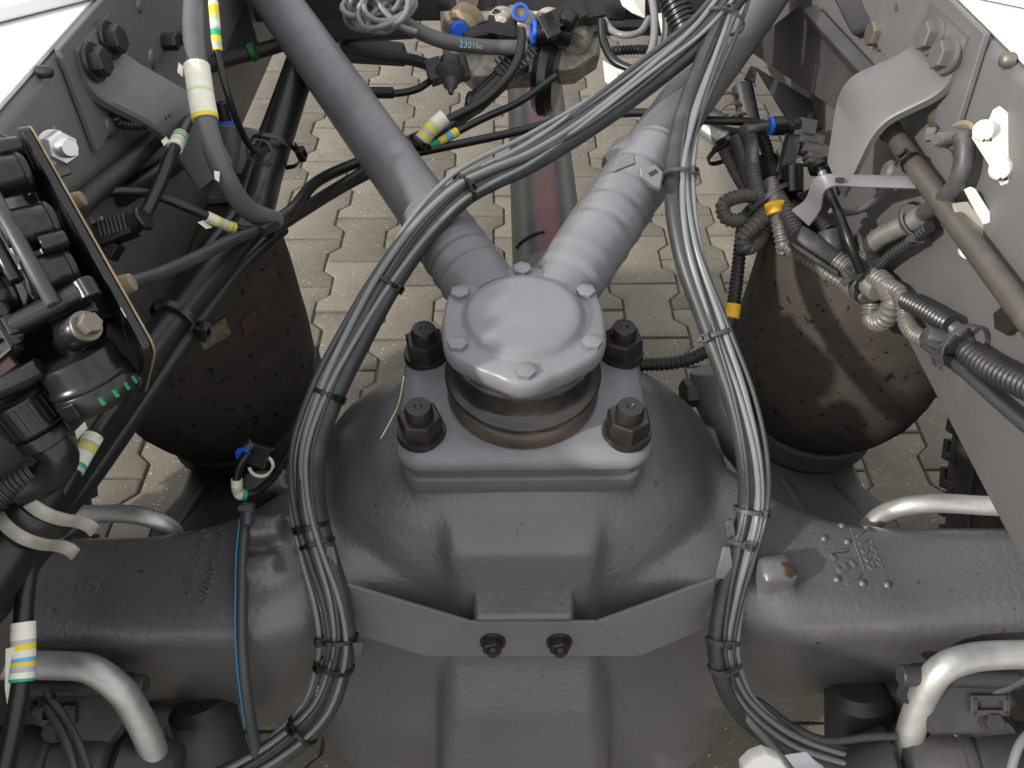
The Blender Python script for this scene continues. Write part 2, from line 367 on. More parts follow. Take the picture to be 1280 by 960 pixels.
for px, py, r in ((1160, 56, .0105), (1175, 144, .0125), (1178, 150, .001), (1262, 75, .006), (1130, 8, .008)):
    if r > .002: on_rail_bolt(rail_r, px, py, XR, r, .008, 'rivet', m=dull_steel, round_=True)
for px, py, r in ((130, 155, .013), (52, 90, .005), (182, 74, .011), (165, 8, .008)):
    on_rail_bolt(rail_l, px, py, XL, r, .009, 'rivet', m=dull_steel if px != 52 else oxide, round_=True)
on_rail_bolt(rail_r, 1103, 42, XR, .013, .012, 'bolt', m=dull_steel); on_rail_bolt(rail_l, 196, 52, XL, .009, .018, 'bolt', m=oxide)
on_rail_bolt(rail_l, 212, 48, XL, .007, .02, 'bolt', m=oxide)
# reinforcing plates lying on the webs, their rear edge visible beside each bracket
for t, X, sg, q in ((rail_r, XR, -1, ((1232, 42), (1190, 180))), (rail_l, XL, 1, ((74, 60), (122, 190)))):
    a = P(*q[0], x=X + sg * .006); b_ = P(*q[1], x=X + sg * .006)
    MB().prism([(X + sg * .001, a.y, a.z), (X + sg * .001, b_.y, max(b_.z, ZB + .01)), (X + sg * .001, b_.y + .6, max(b_.z, ZB + .01)), (X + sg * .001, a.y + .6, a.z)], (sg * .006, 0, 0)).build('reinforcing_plate', frame_paint, t, .0015)
# pale side panels beyond the grooves in the two upper corners
def side_panel(pts, label, nm='side_panel'):
    o = MB().prism([P(*q, z=ZT + .006) for q in pts], (0, 0, .014)).build(nm, white_panel, None, .004)
    o.location = Vector(); tag(o, label, 'panel', 'white panels on the chassis corners'); return o
side_panel([(-400, 130), (0, 30), (118, 0), (240, -60), (-100, -160), (-500, -60)], 'white panel beside the dark groove at the shaded rail')
side_panel([(1222, 0), (1280, 12), (1500, 70), (1600, -60), (1300, -160), (1160, -22)], 'white panel beside the rusty groove at the sunlit rail')

# ---------------------------------------------------------------- axle housing (cast in one piece, remeshed for soft fillets)
X0 = .016
def remesh(mb, voxel, smooth, name, m, parent, angle=70, fac=.5):
    tmp = mb.build('tmp', m); md = tmp.modifiers.new('r', 'REMESH'); md.mode = 'VOXEL'; md.voxel_size = voxel; md.use_smooth_shade = True
    sm = tmp.modifiers.new('s', 'SMOOTH'); sm.iterations = smooth; sm.factor = fac
    me = bpy.data.meshes.new_from_object(tmp.evaluated_get(bpy.context.evaluated_depsgraph_get()))
    bpy.data.objects.remove(tmp)
    off = org(parent)
    me.transform(Matrix.Translation(-off)); me.shade_smooth(); me.materials.clear(); me.materials.append(m)
    o = bpy.data.objects.new(name, me); COL.objects.link(o); o.parent = parent; return o
def rrect(hx, hy, r, n=6):
    out = []
    for cx, cy, a0 in ((hx - r, hy - r, 0), (-hx + r, hy - r, 90), (-hx + r, -hy + r, 180), (hx - r, -hy + r, 270)):
        for k in range(n + 1): a = R(a0 + 90 * k / n); out.append((cx + r * math.cos(a), cy + r * math.sin(a)))
    return out
saddle_paint = mat('saddle_grey_paint', (.115, .115, .122), .36, var=.08, vscale=10, bump=.2, bscale=200, dust=.3, dustcol=(.18, .16, .13), dscale=15, dlo=.52)
axle = thing('axle_housing', 'large grey cast drive axle housing spanning the picture below the hub', 'axle', (X0, .40, .30))
am = MB()
secs = [(-.80, .368, .490, .060, .088, .026), (-.50, .368, .490, .060, .088, .026), (-.38, .369, .489, .060, .090, .027), (-.32, .374, .485, .065, .098, .03), (-.28, .383, .478, .076, .108, .036), (-.245, .398, .470, .092, .122, .045), (-.21, .42, .46, .105, .135, .055), (-.15, .45, .45, .105, .135, .055), (0, .46, .44, .10, .13, .05)]
secs = secs + [(-a, *r) for a, *r in secs[-2::-1]]
am.rings([[(X0 + a, cy + u, cz + v) for u, v in rrect(hy, hz, r)] for a, cy, cz, hy, hz, r in secs])
# round bowl of the differential
bowl = []
for z_, hx_, y0_, y1_ in ((.655, .09, .425, .56), (.640, .150, .412, .61), (.615, .184, .386, .640), (.575, .220, .366, .662), (.52, .248, .344, .678), (.45, .268, .318, .695), (.36, .274, .284, .69), (.26, .272, .256, .66), (.16, .25, .26, .62), (.10, .18, .32, .57)):
    sp = lambda v, e: math.copysign(abs(v) ** e, v)
    bowl.append([(X0 + hx_ * sp(math.cos(q), .72), (y0_ + y1_) / 2 + (y1_ - y0_) / 2 * sp(math.sin(q), .56 if math.sin(q) < 0 else .9), z_) for q in [2 * math.pi * i / 48 for i in range(48)]])
am.rings(bowl)
# raised spine running down the front below the hub
spine = [(.50, .640), (.412, .637), (.373, .616), (.358, .578), (.343, .540), (.318, .49), (.284, .44), (.236, .35), (.206, .26), (.203, .16), (.50, .16)]
chs = [.038, .038, .038, .036, .030, .020, .016, .014, .014, .014, .014]
hw = [.108, .110, .108, .102, .092, .086, .084, .091, .100, .104, .104]
ch = .038
ringsx = []
for s_ in (-1, -.82, .82, 1):
    rg_ = []
    for (y, z), h_, ch in zip(spine, hw, chs):
        inset = ch if abs(s_) == 1 else 0
        rg_.append((X0 + (h_ if abs(s_) == 1 else h_ - ch) * (1 if s_ > 0 else -1), y + inset * (1 if y < .49 else -.4), z - (inset if z > .55 else 0)))
    ringsx.append(rg_)
am.rings(ringsx)
# saddle under the hub plate
am.rings([[(X0 + u, .496 + v, z) for u, v in rrect(hx, hy, .02)] for hx, hy, z in ((.118, .08, .55), (.109, .074, .66))])
# small cast lugs
def lug(px, py, z, sx, sy, sz): am.box(P(px, py, z=z) - Vector((0, 0, sz * .5 - .004)), (sx, sy, sz), Matrix.Rotation(.12, 3, 'Z'))
lug(972, 708, .612, .036, .030, .06); lug(324, 655, .612, .046, .026, .06); lug(324, 706, .602, .034, .026, .06); lug(330, 600, .565, .05, .03, .06)
# round nub on the left shoulder
am.lathe([(.012, -.02), (.012, .004), (.006, .008)], P(432, 545, z=.612), (-.4, -.3, .85), 16)
body = remesh(am, .0040, 30, 'housing', cast_paint, axle)
axle_body = body
MB().rings([[(X0 + u, y, .5715 - z) for u, z in ((-hx, 0), (hx, 0), (hx + .004, .055), (-hx - .004, .055))] for y, hx in ((.385, .051), (.335, .0475), (.3275, .0465))]).build('bracket_boss', cast_paint, axle, .0055, seg=3)
sd_ = MB(); sd_.rings([[(X0 + u, .496 + v, z) for u, v in rrect(hx, hy, .020, 8)] for hx, hy, z in ((.1085, .0735, .630), (.1085, .0735, .6445), (.1135, .0775, .6470), (.1140, .0780, .6500), (.1140, .0780, .6660), (.1130, .0770, .6680), (.1095, .0745, .6690), (.1095, .0745, .6725), (.1110, .0755, .6735), (.1110, .0755, .6795))])
sd_.build('saddle_flange', saddle_paint, axle, angle=45)
def on_axle(px, py, lift=0):
    "the point of the casting seen at a photo pixel"
    o = org(axle); d = ray(px, py).normalized()
    hit, loc, nor, _ = body.ray_cast(CAMLOC - o, d)
    if not hit: return None, None
    return loc + o + nor * lift, nor
# raised foundry letters
def letters(txt, px, py, ang, size, name='cast_lettering', depth=.0016, m=cast_paint, parent=axle, sx=1.0, put=on_axle, bevel=.0004):
    c = bpy.data.curves.new(name, 'FONT'); c.body = txt; c.size = size; c.extrude = depth; c.bevel_depth = bevel; c.align_x = 'CENTER'; c.align_y = 'CENTER'; c.resolution_u = 3
    to = bpy.data.objects.new('tmp', c); COL.objects.link(to); bpy.context.view_layer.update()
    me = bpy.data.meshes.new_from_object(to.evaluated_get(bpy.context.evaluated_depsgraph_get())); bpy.data.objects.remove(to)
    p, nrm = put(px, py)
    if p is None: return
    zc_ = -(_rot.transposed() @ (p - CAMLOC)).z
    t = P(px + 10 * math.cos(R(ang)), py - 10 * math.sin(R(ang)), zc_) - p; t = (t - nrm * t.dot(nrm)).normalized(); b = nrm.cross(t)
    M = Matrix((t * sx, b, nrm)).transposed().to_4x4(); M.translation = p
    me.transform(M); off = org(parent)
    me.transform(Matrix.Translation(-off)); me.materials.clear(); me.materials.append(m)
    o = bpy.data.objects.new(name, me); COL.objects.link(o); o.parent = parent; return o
def letter_row(txt, p0, p1, ang, size):
    for k, ch_c in enumerate(txt):
        t = k / max(1, len(txt) - 1)
        if ch_c != ' ': letters(ch_c, p0[0] + (p1[0] - p0[0]) * t, p0[1] + (p1[1] - p0[1]) * t, ang, size, 'cast_letter', .0013, sx=.9)
letter_row('157', (1067, 724), (1048, 690), 112, .030); letter_row('53511', (1092, 706), (1076, 667), 110, .019)
letter_row('01-54C', (232, 742), (257, 668), 72, .0175); letter_row('S0004388C', (254, 748), (281, 653), 72, .0165); letter_row('R', (112, 729), (112, 729), 62, .021)
fr = MB()
def frame_line(pts, r=.0011, mbx=None):
    q = []
    for a in pts:
        p, n_ = on_axle(*a)
        if p: q.append(p)
    if len(q) > 1: (mbx or fr).tube(q, r, 6)
frame_line([(1104, 712), (1098, 697), (1090, 680), (1084, 662), (1063, 661), (1070, 684), (1080, 712), (1098, 711)])
fr.build('cast_frame_line', cast_paint, axle); fr = MB()
frame_line([(101, 722), (104, 717), (122, 717), (125, 720), (121, 738), (117, 742), (99, 742), (97, 738), (101, 722)])
fr.build('cast_frame_line', cast_paint, axle)
dots = [(1052, 657), (1083, 659), (1030, 673), (1059, 677), (1046, 724), (1078, 729), (1109, 731)]
dm = MB().lathe([(.0042, -.002), (.0040, .0004), (.0028, .0022), (.001, .003)], seg=12).mesh('cast_dot', cast_paint, 60)
for q in dots:
    p, n_ = on_axle(*q)
    if p: place('cast_dot', dm, axle, axis_frame(p, p + n_))
p, n_ = on_axle(987, 712)
if p: bp_ = MB().lathe([(.0075, -.001), (.007, .0006), (.003, .0012)], p, n_, 14, wob=lambda a, j: (.0075, .0068, .003)[j] * (1 + .25 * math.sin(3 * a + 1))).build('rust_spot', copper_rust, axle)

# ---------------------------------------------------------------- hub of the V-stay, its arms and its plate
HX, HY = X0 + .001, .496
stay = thing('v_stay', 'grey V-shaped stay with a round domed hub bolted on the axle', 'control arm', (HX, HY, .68))
pl = MB()
pl.rings([[(HX + u, HY + v, z) for u, v in rrect(hx, hy, .026, 8)] for hx, hy, z in ((.110, .073, .680), (.116, .079, .683), (.119, .082, .690), (.118, .081, .697), (.113, .076, .703), (.095, .066, .7065))])
pl.build('base_plate', hub_paint, stay, angle=50)
bt = MB(); bt.lathe([(.060, .716), (.064, .722), (.0640, .7265), (.0655, .7290), (.0715, .7300), (.0732, .7320), (.0732, .7345), (.0715, .7362), (.066, .7375), (.0625, .742), (.0605, .750), (.0600, .757), (.0625, .7585), (.0625, .7605), (.059, .762), (.057, .768)], (HX, HY, 0), (0, 0, 1), 72)
bt.build('boot_ring', boot_rubber, stay, angle=50)
MB().lathe([(.066, .7045), (.0715, .7065), (.0725, .710), (.0715, .7175), (.068, .7225), (.063, .7235)], (HX, HY, 0), (0, 0, 1), 72).build('base_ring', boot_brown, stay, angle=50)
def lobe(base):
    def f(a, j):
        r, k = base[j]; d = math.cos(6 * (a - math.pi / 2)); return r + k * (max(0, .5 + .5 * d) ** 1.6) + (.0035 * k / .008 if abs((a - 1.5 * math.pi + math.pi) % (2 * math.pi) - math.pi) < .3 else 0) * (.5 + .5 * d)
    return f
cb = [(.055, .0), (.0585, .001), (.060, .003), (.0655, .004), (.0695, .0038), (.0715, .0042), (.0720, .0042), (.0708, .0042), (.0678, .0038), (.0560, .001), (.0530, 0), (.0508, 0), (.0475, 0), (.041, 0), (.028, 0), (.010, 0)]
ch_ = [.755, .762, .770, .776, .780, .786, .793, .798, .8005, .8009, .8026, .8072, .8098, .8114, .8122, .8125]
lb = lobe(cb)
MB().lathe([(r, h) for (r, k), h in zip(cb, ch_)], (HX, HY, 0), (0, 0, 1), 96, wob=lambda a, j: lb(a + math.pi, j) if False else lb(a, j)).build('hub_cover', hub_paint, stay, angle=80)
for k in range(6):
    a = R(30 + 60 * k); bolt(stay, (HX + .0655 * math.cos(a), HY + .0655 * math.sin(a), .8000), (0, 0, 1), .0088, .0052, m=hub_paint, name='cover_bolt', spin=random.uniform(0, 1))
for px, py in ((527, 540), (783, 540), (533, 443), (776, 441)):
    p = P(px, py, z=.706); bolt(stay, p - Vector((0, 0, .002)), (0, 0, 1), .0205, .0185, .0228, .0075, stud=.0127, sh=.0125, m=oxide, name='nut', spin=random.uniform(0, 1))
def arm(pts, seg, sleeve, rr=.0305):
    a = spline(pts, .01); b = MB(); b.tube(a, lambda i, K: rr, 32); o = b.build('arm', arm_paint, stay)
    s = spline([a[0], a[0].lerp(a[-1], sleeve)], n=90); s2 = MB()
    def rad(i, K):
        t = i / (K - 1); r = rr + .0035
        if t < .30: r = rr - .001
        elif t < .36: r = rr + .0028
        elif t < .40: r = rr + .0042
        for c in (.50, .60, .70, .80): r += .0010 * math.exp(-((t - c) / .016) ** 2) - .0015 * math.exp(-((t - c - .035) / .011) ** 2)
        if t > .975: r -= .0022
        return r
    s2.tube(s, rad, 40); s2.build('arm_sleeve', hub_paint if seg else arm_paint, stay, angle=60)
    return a
hubc = Vector((HX, HY, .765))
arm_l = arm([hubc, P(519, 245, z=.782), P(345, 0, z=.850), P(290, -78, z=.876)], 0, .23)
arm_r = arm([hubc, P(760, 262, z=.782), P(930, 30, z=.850), P(990, -55, z=.876)], 1, .40)
# cast neck joining both arms under the cover
nk = MB(); nk.cyl((HX, HY, .742), (HX, HY, .782), .056, 48)
nk.build('hub_body', hub_paint, stay, angle=60)
# band clamp on the right arm
i0 = min(range(len(arm_r)), key=lambda i: (arm_r[i] - P(800, 218, z=.79)).length)
c0, d0 = arm_r[i0], (arm_r[i0 + 2] - arm_r[i0]).normalized()
cl = thing('band_clamp', 'grey strap clamp buckled round the right arm of the stay', 'clamp', c0)
MB().lathe([(.0300, -.0105), (.0365, -.0105), (.0375, -.009), (.0375, .009), (.0365, .0105), (.0300, .0105)], c0, d0, 40).build('band', sheet_paint, cl, angle=40)
fm = F(812, 224, .735)
bk = MB(fm); bk.prism([(-16, 12, 0), (6, 16, 0), (16, 6, 0), (12, -16, 0), (2, -12, 0), (-14, 0, 0)], (0, 0, 12), ch=3); bk.build('buckle', sheet_paint, cl, .001)
MB(fm).prism([(-4, 4, 12.2), (5, 9, 12.2), (8, 5, 12.2), (-1, 0, 12.2)], (0, 0, 1.2)).build('buckle_slot', ink, cl)
MB(F(782, 208, .742)).prism([(-16, -9, 0), (12, 2, 0), (10, 14, 0), (-14, 5, 0)], (0, 0, 8), ch=2).build('clamp_tongue', sheet_paint, cl, .0008)

# ---------------------------------------------------------------- propeller shaft
ps = thing('propeller_shaft', 'dark propeller shaft with a painted dull red reflection lying beyond the hub', 'drive shaft', (.071, .95, .48))
A_, B_ = Vector((.073, .72, .485)), Vector((.066, 2.3, .478))
tb = MB(); tb.tube(spline([A_ + (B_ - A_) * .10, B_], .1), .058, 48); tb.build('tube', shaft_paint, ps)
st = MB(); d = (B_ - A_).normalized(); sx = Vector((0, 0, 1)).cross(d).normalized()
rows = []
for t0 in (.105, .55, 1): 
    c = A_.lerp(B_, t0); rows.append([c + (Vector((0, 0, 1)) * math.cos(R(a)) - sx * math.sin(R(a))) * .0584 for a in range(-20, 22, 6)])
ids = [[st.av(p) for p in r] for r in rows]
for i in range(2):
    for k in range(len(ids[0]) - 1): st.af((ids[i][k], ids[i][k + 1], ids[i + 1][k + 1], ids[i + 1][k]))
st.build('painted_red_reflection', red_paint_and_reflection, ps, angle=80)  # a red reflection on the glossy shaft, put into its colour as a band
MB().lathe([(.050, 0), (.060, .004), (.062, .012), (.0595, .02), (.0592, .15), (.0575, .153)], A_ + (B_ - A_) * .035, d, 40).build('weld_collar', shaft_paint, ps)
MB().lathe([(.075, -.06), (.078, -.04), (.078, -.015), (.05, -.01), (.045, .03), (.05, .06)], A_, d, 32).build('yoke_flange', dark_paint, ps)
MB().cyl(A_ + Vector((.045, 0, -.04)), A_ + Vector((.09, .05, -.05)), .025, 20).build('yoke_ear', red_paint_and_reflection, ps)
for t0 in (.31, ):
    c = A_.lerp(B_, .16)
    MB().tube([c + (Vector((0, 0, 1)) * math.cos(R(a)) - sx * math.sin(R(a))) * .0592 for a in range(-62, -5, 6)], .0022, 8).build('balance_wire', ink, ps)

# ---------------------------------------------------------------- air springs on their arms
def air_spring(cx, cy, label, dark):
    t = thing('air_spring', label, 'air spring', (cx, cy, .33), 'rubber air springs beside the axle')
    bel = MB(); pr = [(.094, .385), (.100, .392), (.106, .405), (.120, .425), (.132, .455), (.138, .49), (.1395, .53), (.1390, .5335), (.1395, .537), (.1385, .58), (.1380, .5835), (.1385, .587), (.1378, .63), (.1372, .6335), (.1378, .637), (.1360, .66), (.1315, .68), (.122, .693), (.105, .698), (.06, .7), (.02, .7)]
    bel.lathe(pr, (cx, cy, 0), (0, 0, 1), 72); bel.build('bellows', bag_rubber, t, angle=70)
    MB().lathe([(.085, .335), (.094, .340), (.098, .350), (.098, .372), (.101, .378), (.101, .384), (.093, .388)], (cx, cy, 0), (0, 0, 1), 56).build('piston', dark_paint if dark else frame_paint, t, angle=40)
    return t
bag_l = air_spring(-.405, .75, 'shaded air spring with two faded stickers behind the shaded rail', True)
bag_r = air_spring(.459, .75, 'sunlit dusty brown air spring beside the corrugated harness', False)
def sticker(t, cx, cy, px, py, w_, h_, m):
    d = ray(px, py); ox, oy = CAMLOC.x - cx, CAMLOC.y - cy
    a = d.x ** 2 + d.y ** 2; b = 2 * (ox * d.x + oy * d.y); c = ox * ox + oy * oy - .1392 ** 2; tt = (-b - math.sqrt(b * b - 4 * a * c)) / (2 * a)
    p = CAMLOC + d * tt; an = math.atan2(p.y - cy, p.x - cx); rows = []
    for zz in (-h_, h_): rows.append([(cx + .1405 * math.cos(an + k * w_ / .139), cy + .1405 * math.sin(an + k * w_ / .139), p.z + zz + k * .003) for k in (-1, -.5, 0, .5, 1)])
    b_ = MB(); i = [[b_.av(q) for q in r] for r in rows]
    for k in range(4): b_.af((i[0][k], i[0][k + 1], i[1][k + 1], i[1][k]))
    b_.build('sticker', m, t)
sticker(bag_l, -.405, .75, 268, 417, .017, .013, pale_sticker); sticker(bag_l, -.405, .75, 312, 402, .011, .011, orange_sticker)
def spring_arm(cx, label, sgn):
    t = thing('spring_support', label, 'support arm', (cx, .70, .24), 'arms carrying the air springs')
    a = MB(); yz = [(.40, .40), (.55, .385), (.64, .335), (.95, .33), (.95, .27), (.62, .26), (.50, .29), (.40, .30)]
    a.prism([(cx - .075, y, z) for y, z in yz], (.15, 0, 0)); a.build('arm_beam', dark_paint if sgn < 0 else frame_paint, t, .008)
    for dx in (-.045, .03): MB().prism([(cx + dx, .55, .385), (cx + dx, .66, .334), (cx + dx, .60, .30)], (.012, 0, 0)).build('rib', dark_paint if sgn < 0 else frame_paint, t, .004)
    MB().lathe([(.06, .325), (.07, .332), (.07, .338)], (cx, .75, 0), (0, 0, 1), 32).build('seat', dark_paint, t)
    return t
spring_arm(-.395, 'dark support arm under the shaded air spring', -1); spring_arm(.445, 'grey ribbed support arm under the sunlit air spring', 1)
# mounting plates above the springs
for X, sg, q0, q1, lab in ((XL, 1, .81, .91, 'flat dark spring plate reaching in from the shaded rail'),):
    o = MB().prism([(XL - .05, q0, .702), (P(330, 247, z=.71).x, q0 + .015, .702), (P(322, 212, z=.71).x, q1, .702), (XL - .05, q1, .702)], (0, 0, .010)).build('spring_plate', frame_paint, None, .002); tag(o, lab, 'bracket')
# tyres standing beyond the springs
def tyre(cx, cy, sgn, label):
    t = thing('tyre', label, 'tyre', (cx, cy, 0), 'truck tyres beyond the springs')
    b = MB(); pr = [(.29, -.11), (.36, -.135), (.44, -.14), (.485, -.128), (.50, -.115), (.503, 0), (.50, .115), (.485, .128), (.44, .14), (.36, .135), (.29, .11), (.28, 0)]
    b.lathe(pr, (cx, cy, .50), (1, 0, 0), 72); b.build('carcass', tyre_rubber, t, angle=40)
    tr = MB()
    for k in range(64):
        a = 2 * math.pi * k / 64; rot = Matrix.Rotation(a, 3, 'X')
        for s_ in (-.095, 0, .095): tr.box(Vector((cx + s_, cy, .5)) + rot @ Vector((0, 0, .505)), (.06, .036, .016), rot)
        tr.box(Vector((cx - .1385, cy, .5)) + rot @ Vector((0, 0, .462)), (.006, .012, .03), rot); tr.box(Vector((cx + .1385, cy, .5)) + rot @ Vector((0, 0, .462)), (.006, .012, .03), rot)
    o = tr.build('tread_blocks', tyre_rubber, t, .002); o['kind'] = 'stuff'
    rw = MB(); rw.tube([(cx - sgn * .1405, cy + .40 * math.cos(k * math.pi / 36), .5 + .40 * math.sin(k * math.pi / 36)) for k in range(72)], .004, 6, closed=True); rw.build('sidewall_ring', tyre_rubber, t)
    return t
tyre(-.82, .37, -1, 'dusty tyre standing behind the shaded air spring'); tyre(.87, .37, 1, 'black tyre with ribbed sidewall behind the sunlit air spring')
blocker = MB(); A_ = [(-.60, .37 + .57 * math.cos(R(a)), .5 + .57 * math.sin(R(a))) for a in range(10, 171, 8)]
blocker.sheet([(Vector(p), Vector((-1.05, p[1], p[2]))) for p in A_], .006, straight=True); o = blocker.build('sunblocker', black_plastic, None, origin=Vector((-.82, .37, 1.0))); tag(o, 'added unseen black curved mudguard over the tyre beyond the shaded rail', 'sunblocker')  # unseen shell added to keep the sun off the left axle beam
# lug arm with its bolt behind the right bundle
lg = thing('axle_lug', 'grey forked lug with a side bolt standing beyond the axle', 'bracket', P(890, 500, 1.0))
lm = MB(); pts = spline([P(888, 462, .98), P(893, 500, .985), P(915, 545, .98), P(940, 580, .985)], n=20)
lm.tube(pts, lambda i, K: .026 - .006 * i / K, 14, flat=(1.0, 1.5)); lm.build('lug_body', arm_paint, lg, .003)
a_ = P(845, 492, .98); b_ = P(876, 490, .985); bolt(lg, b_, a_ - b_, .019, .02, .021, .004, m=dark_paint)
MB(F(882, 555, .95)).prism([(-8, 26, -6), (10, 20, -6), (22, -20, -6), (2, -26, -6)], (0, 0, 18), ch=4).build('lug_rib', arm_paint, lg, .003)
# ---------------------------------------------------------------- cables, ties, conduits: builders
def pix(pts):
    out = []
    for q in pts:
        p = P(*q); lim = XR - (.020 if q[1] > 140 else .03)
        if p.x > lim and q[1] < 620 and q[0] > 1000: p = P(q[0], q[1], x=lim)
        out.append(p)
    return out
def lay(pts, lift):
    "points resting on the axle casting"
    out = []
    for x, y, z in pts:
        p, n = on_axle(x, y)
        out.append((x, y, min(z, -(_rot.transposed() @ (p - CAMLOC)).z - lift) if p else z))
    return out
def nearest(path, p): return min(range(len(path)), key=lambda i: (path[i] - p).length)
_tie = {}
def tie(parent, path, px, py, zc, wpx, dpx=None, head=0.0, m=black_plastic, band=.0048, name='cable_tie', tail=True, off=0):
    "a plastic cable tie looped round a run of cables at a pixel; wpx = width of the loop, head = where its block sits (0 facing us, 90 on the right)"
    i = min(range(len(path)), key=lambda k: (project(path[k])[0] - px) ** 2 + (project(path[k])[1] - py) ** 2); i = max(1, min(len(path) - 2, i)); p = path[i]
    d = (path[i + 1] - path[i - 1]).normalized(); v = (CAMLOC - p).normalized(); v = (v - d * v.dot(d)).normalized(); s = d.cross(v)
    if s.dot(CX) < 0: s = -s
    a = wpx * zc / FPX / 2; b = (dpx or wpx * .8) * zc / FPX / 2; t = .0011
    mb = MB(); rg = []
    for k in range(36):
        q = 2 * math.pi * k / 36; c = p + s * a * math.cos(q) + v * b * math.sin(q); n = (s * math.cos(q) * b + v * math.sin(q) * a).normalized()
        rg.append([c - d * band / 2, c + n * t - d * band / 2 * .8, c + n * t + d * band / 2 * .8, c + d * band / 2])
    mb.rings(rg, closed=True); o = mb.build(name, m, parent, angle=50)
    q = R(90 - head); c = p + s * a * math.cos(q) + v * b * math.sin(q); n = (s * math.cos(q) * b + v * math.sin(q) * a).normalized(); u = d.cross(n)
    rot = Matrix((u, d, n)).transposed(); k = band / .0048
    h = MB()
    for cx, cy, sx, sy in ((-.0034, 0, .0018, .0075), (.0034, 0, .0018, .0075), (0, -.0029, .0052, .0017), (0, .0029, .0052, .0017)): h.box(c + rot @ Vector((cx * k, cy * k, .0028 * k)), (sx * k, sy * k, .0052 * k), rot)
    h.box(c + rot @ Vector((0, 0, .0012 * k)), (.0066 * k, .0055 * k, .0020 * k), rot)
    if tail: h.box(c + rot @ Vector((.0064 * k, 0, .0015 * k)), (.0055 * k, band * .8, .0013 * k), rot)
    h.build('tie_head', m, o, .0004)
    return o
def cable(name, pts, rpx, m, parent=None, seg=12, label=None, cat='cable', group=None, step=.006, flat=None):
    "a smooth cable through (px, py, depth) points, rpx = radius in photo pixels at its first depth"
    p = spline(pix(pts) if len(pts[0]) == 3 and not isinstance(pts[0], Vector) else pts, step); r = rpx * pts[0][2] / FPX if not isinstance(pts[0], Vector) else rpx
    b = MB().tube(p, r, seg, flat=flat)
    if parent: o = b.build(name, m, parent, angle=60)
    else:
        o = b.build(name, m, None, angle=60, origin=p[len(p) // 2]); tag(o, label, cat, group)
    return o, p, r
def conduit(name, pts, rpx, m, parent=None, pitch=.0052, label=None, cat='conduit', group=None, depth=.16, seg=16, a=0, smooth_to=None):
    p = spline(pix(pts), pitch / 4); r = rpx * pts[0][2] / FPX
    b = MB().tube(p, lambda i, K: r if i % 4 in (0, 1) else r * (1 - depth), seg)
    if parent: o = b.build(name, m, parent, angle=28)
    else: o = b.build(name, m, None, angle=28, origin=p[len(p) // 2]); tag(o, label, cat, group)
    return o, p, r
def sleeve(parent, path, r, px0, px1, zc, bands, name='label_sleeve', torn=True):
    "a printed paper sleeve wrapped on a cable between two pixels; bands = [(share of length, colour index)]"
    i, j = nearest(path, P(*px0, zc)), nearest(path, P(*px1, zc)); i, j = min(i, j), max(i, j); pts = spline(path[i:j + 1], n=41)
    if (pts[0] - P(*px0, zc)).length > (pts[-1] - P(*px0, zc)).length: pts = pts[::-1]
    cuts = []; s = 0
    for f, c in bands: s += f; cuts.append((s, c))
    def mi(k):
        t = (k + .5) / 40 * s
        for e, c in cuts:
            if t <= e: return c
        return 0
    MB().tube(pts, lambda k, K: r * 1.12 + .0006 + random.uniform(0, .0002), 14, m=mi).build(name, LABELMATS, parent, angle=60)
    if torn:
        k = random.choice((3, 36)); c = pts[k]; d = (pts[k + 1] - pts[k]).normalized(); v = (CAMLOC - c).normalized(); sd = d.cross(v).normalized()
        for q in range(2):
            e = c + sd * r * random.choice((-1.15, 1.15)) + d * random.uniform(-.006, .006)
            MB().prism([e, e + d * .011 + sd * .002, e + d * .006 + sd * .006 + v * .004, e - d * .004 + sd * .004], v * .0004).build('torn_paper', paper, parent)
    return pts
def print_on(parent, path, r, px, py, zc, txt, size, m, name='printed_mark', flip=False, side=0.0):
    "flat print on a round cable, facing the viewer"
    i = nearest(path, P(px, py, zc)); i = max(1, min(len(path) - 2, i)); d = (path[i + 1] - path[i - 1]).normalized() * (-1 if flip else 1)
    v = (CAMLOC - path[i]).normalized(); n = (v - d * v.dot(d)).normalized(); b = n.cross(d)
    n = (n + b * side).normalized(); b = n.cross(d)
    c = bpy.data.curves.new(name, 'FONT'); c.body = txt; c.size = size; c.extrude = .00012; c.align_x = 'CENTER'; c.align_y = 'CENTER'; c.resolution_u = 2
    to = bpy.data.objects.new('tmp', c); COL.objects.link(to); bpy.context.view_layer.update()
    me = bpy.data.meshes.new_from_object(to.evaluated_get(bpy.context.evaluated_depsgraph_get())); bpy.data.objects.remove(to)
    M = Matrix((d, b, n)).transposed().to_4x4(); M.translation = path[i] + n * (r + .0006) - org(parent)
    me.transform(M); me.materials.clear(); me.materials.append(m); o = bpy.data.objects.new(name, me); COL.objects.link(o); o.parent = parent
def bundle(parent, path_px, cabs, seg=10):
    "several cables running side by side along one route; cabs = (offset across in px, towards us in px, radius px, material, wander px, phase)"
    base = spline(pix(path_px), .006); K = len(base); out = []
    for du, dv, r, m, wn, ph in cabs:
        q = []
        for i, c in enumerate(base):
            a = base[max(0, i - 1)]; b = base[min(K - 1, i + 1)]; d = (b - a).normalized(); v = (CAMLOC - c).normalized(); s = v.cross(d).normalized()
            k = -(_rot.transposed() @ (c - CAMLOC)).z / FPX; t = i / K
            q.append(c + s * k * (du + wn * math.sin(t * 13 + ph)) + v * k * (dv + wn * .4 * math.cos(t * 9 + ph * 2)))
        MB().tube(q, r * .72 / FPX, seg).build('cable', m, parent, angle=60); out.append(q)
    return base, out
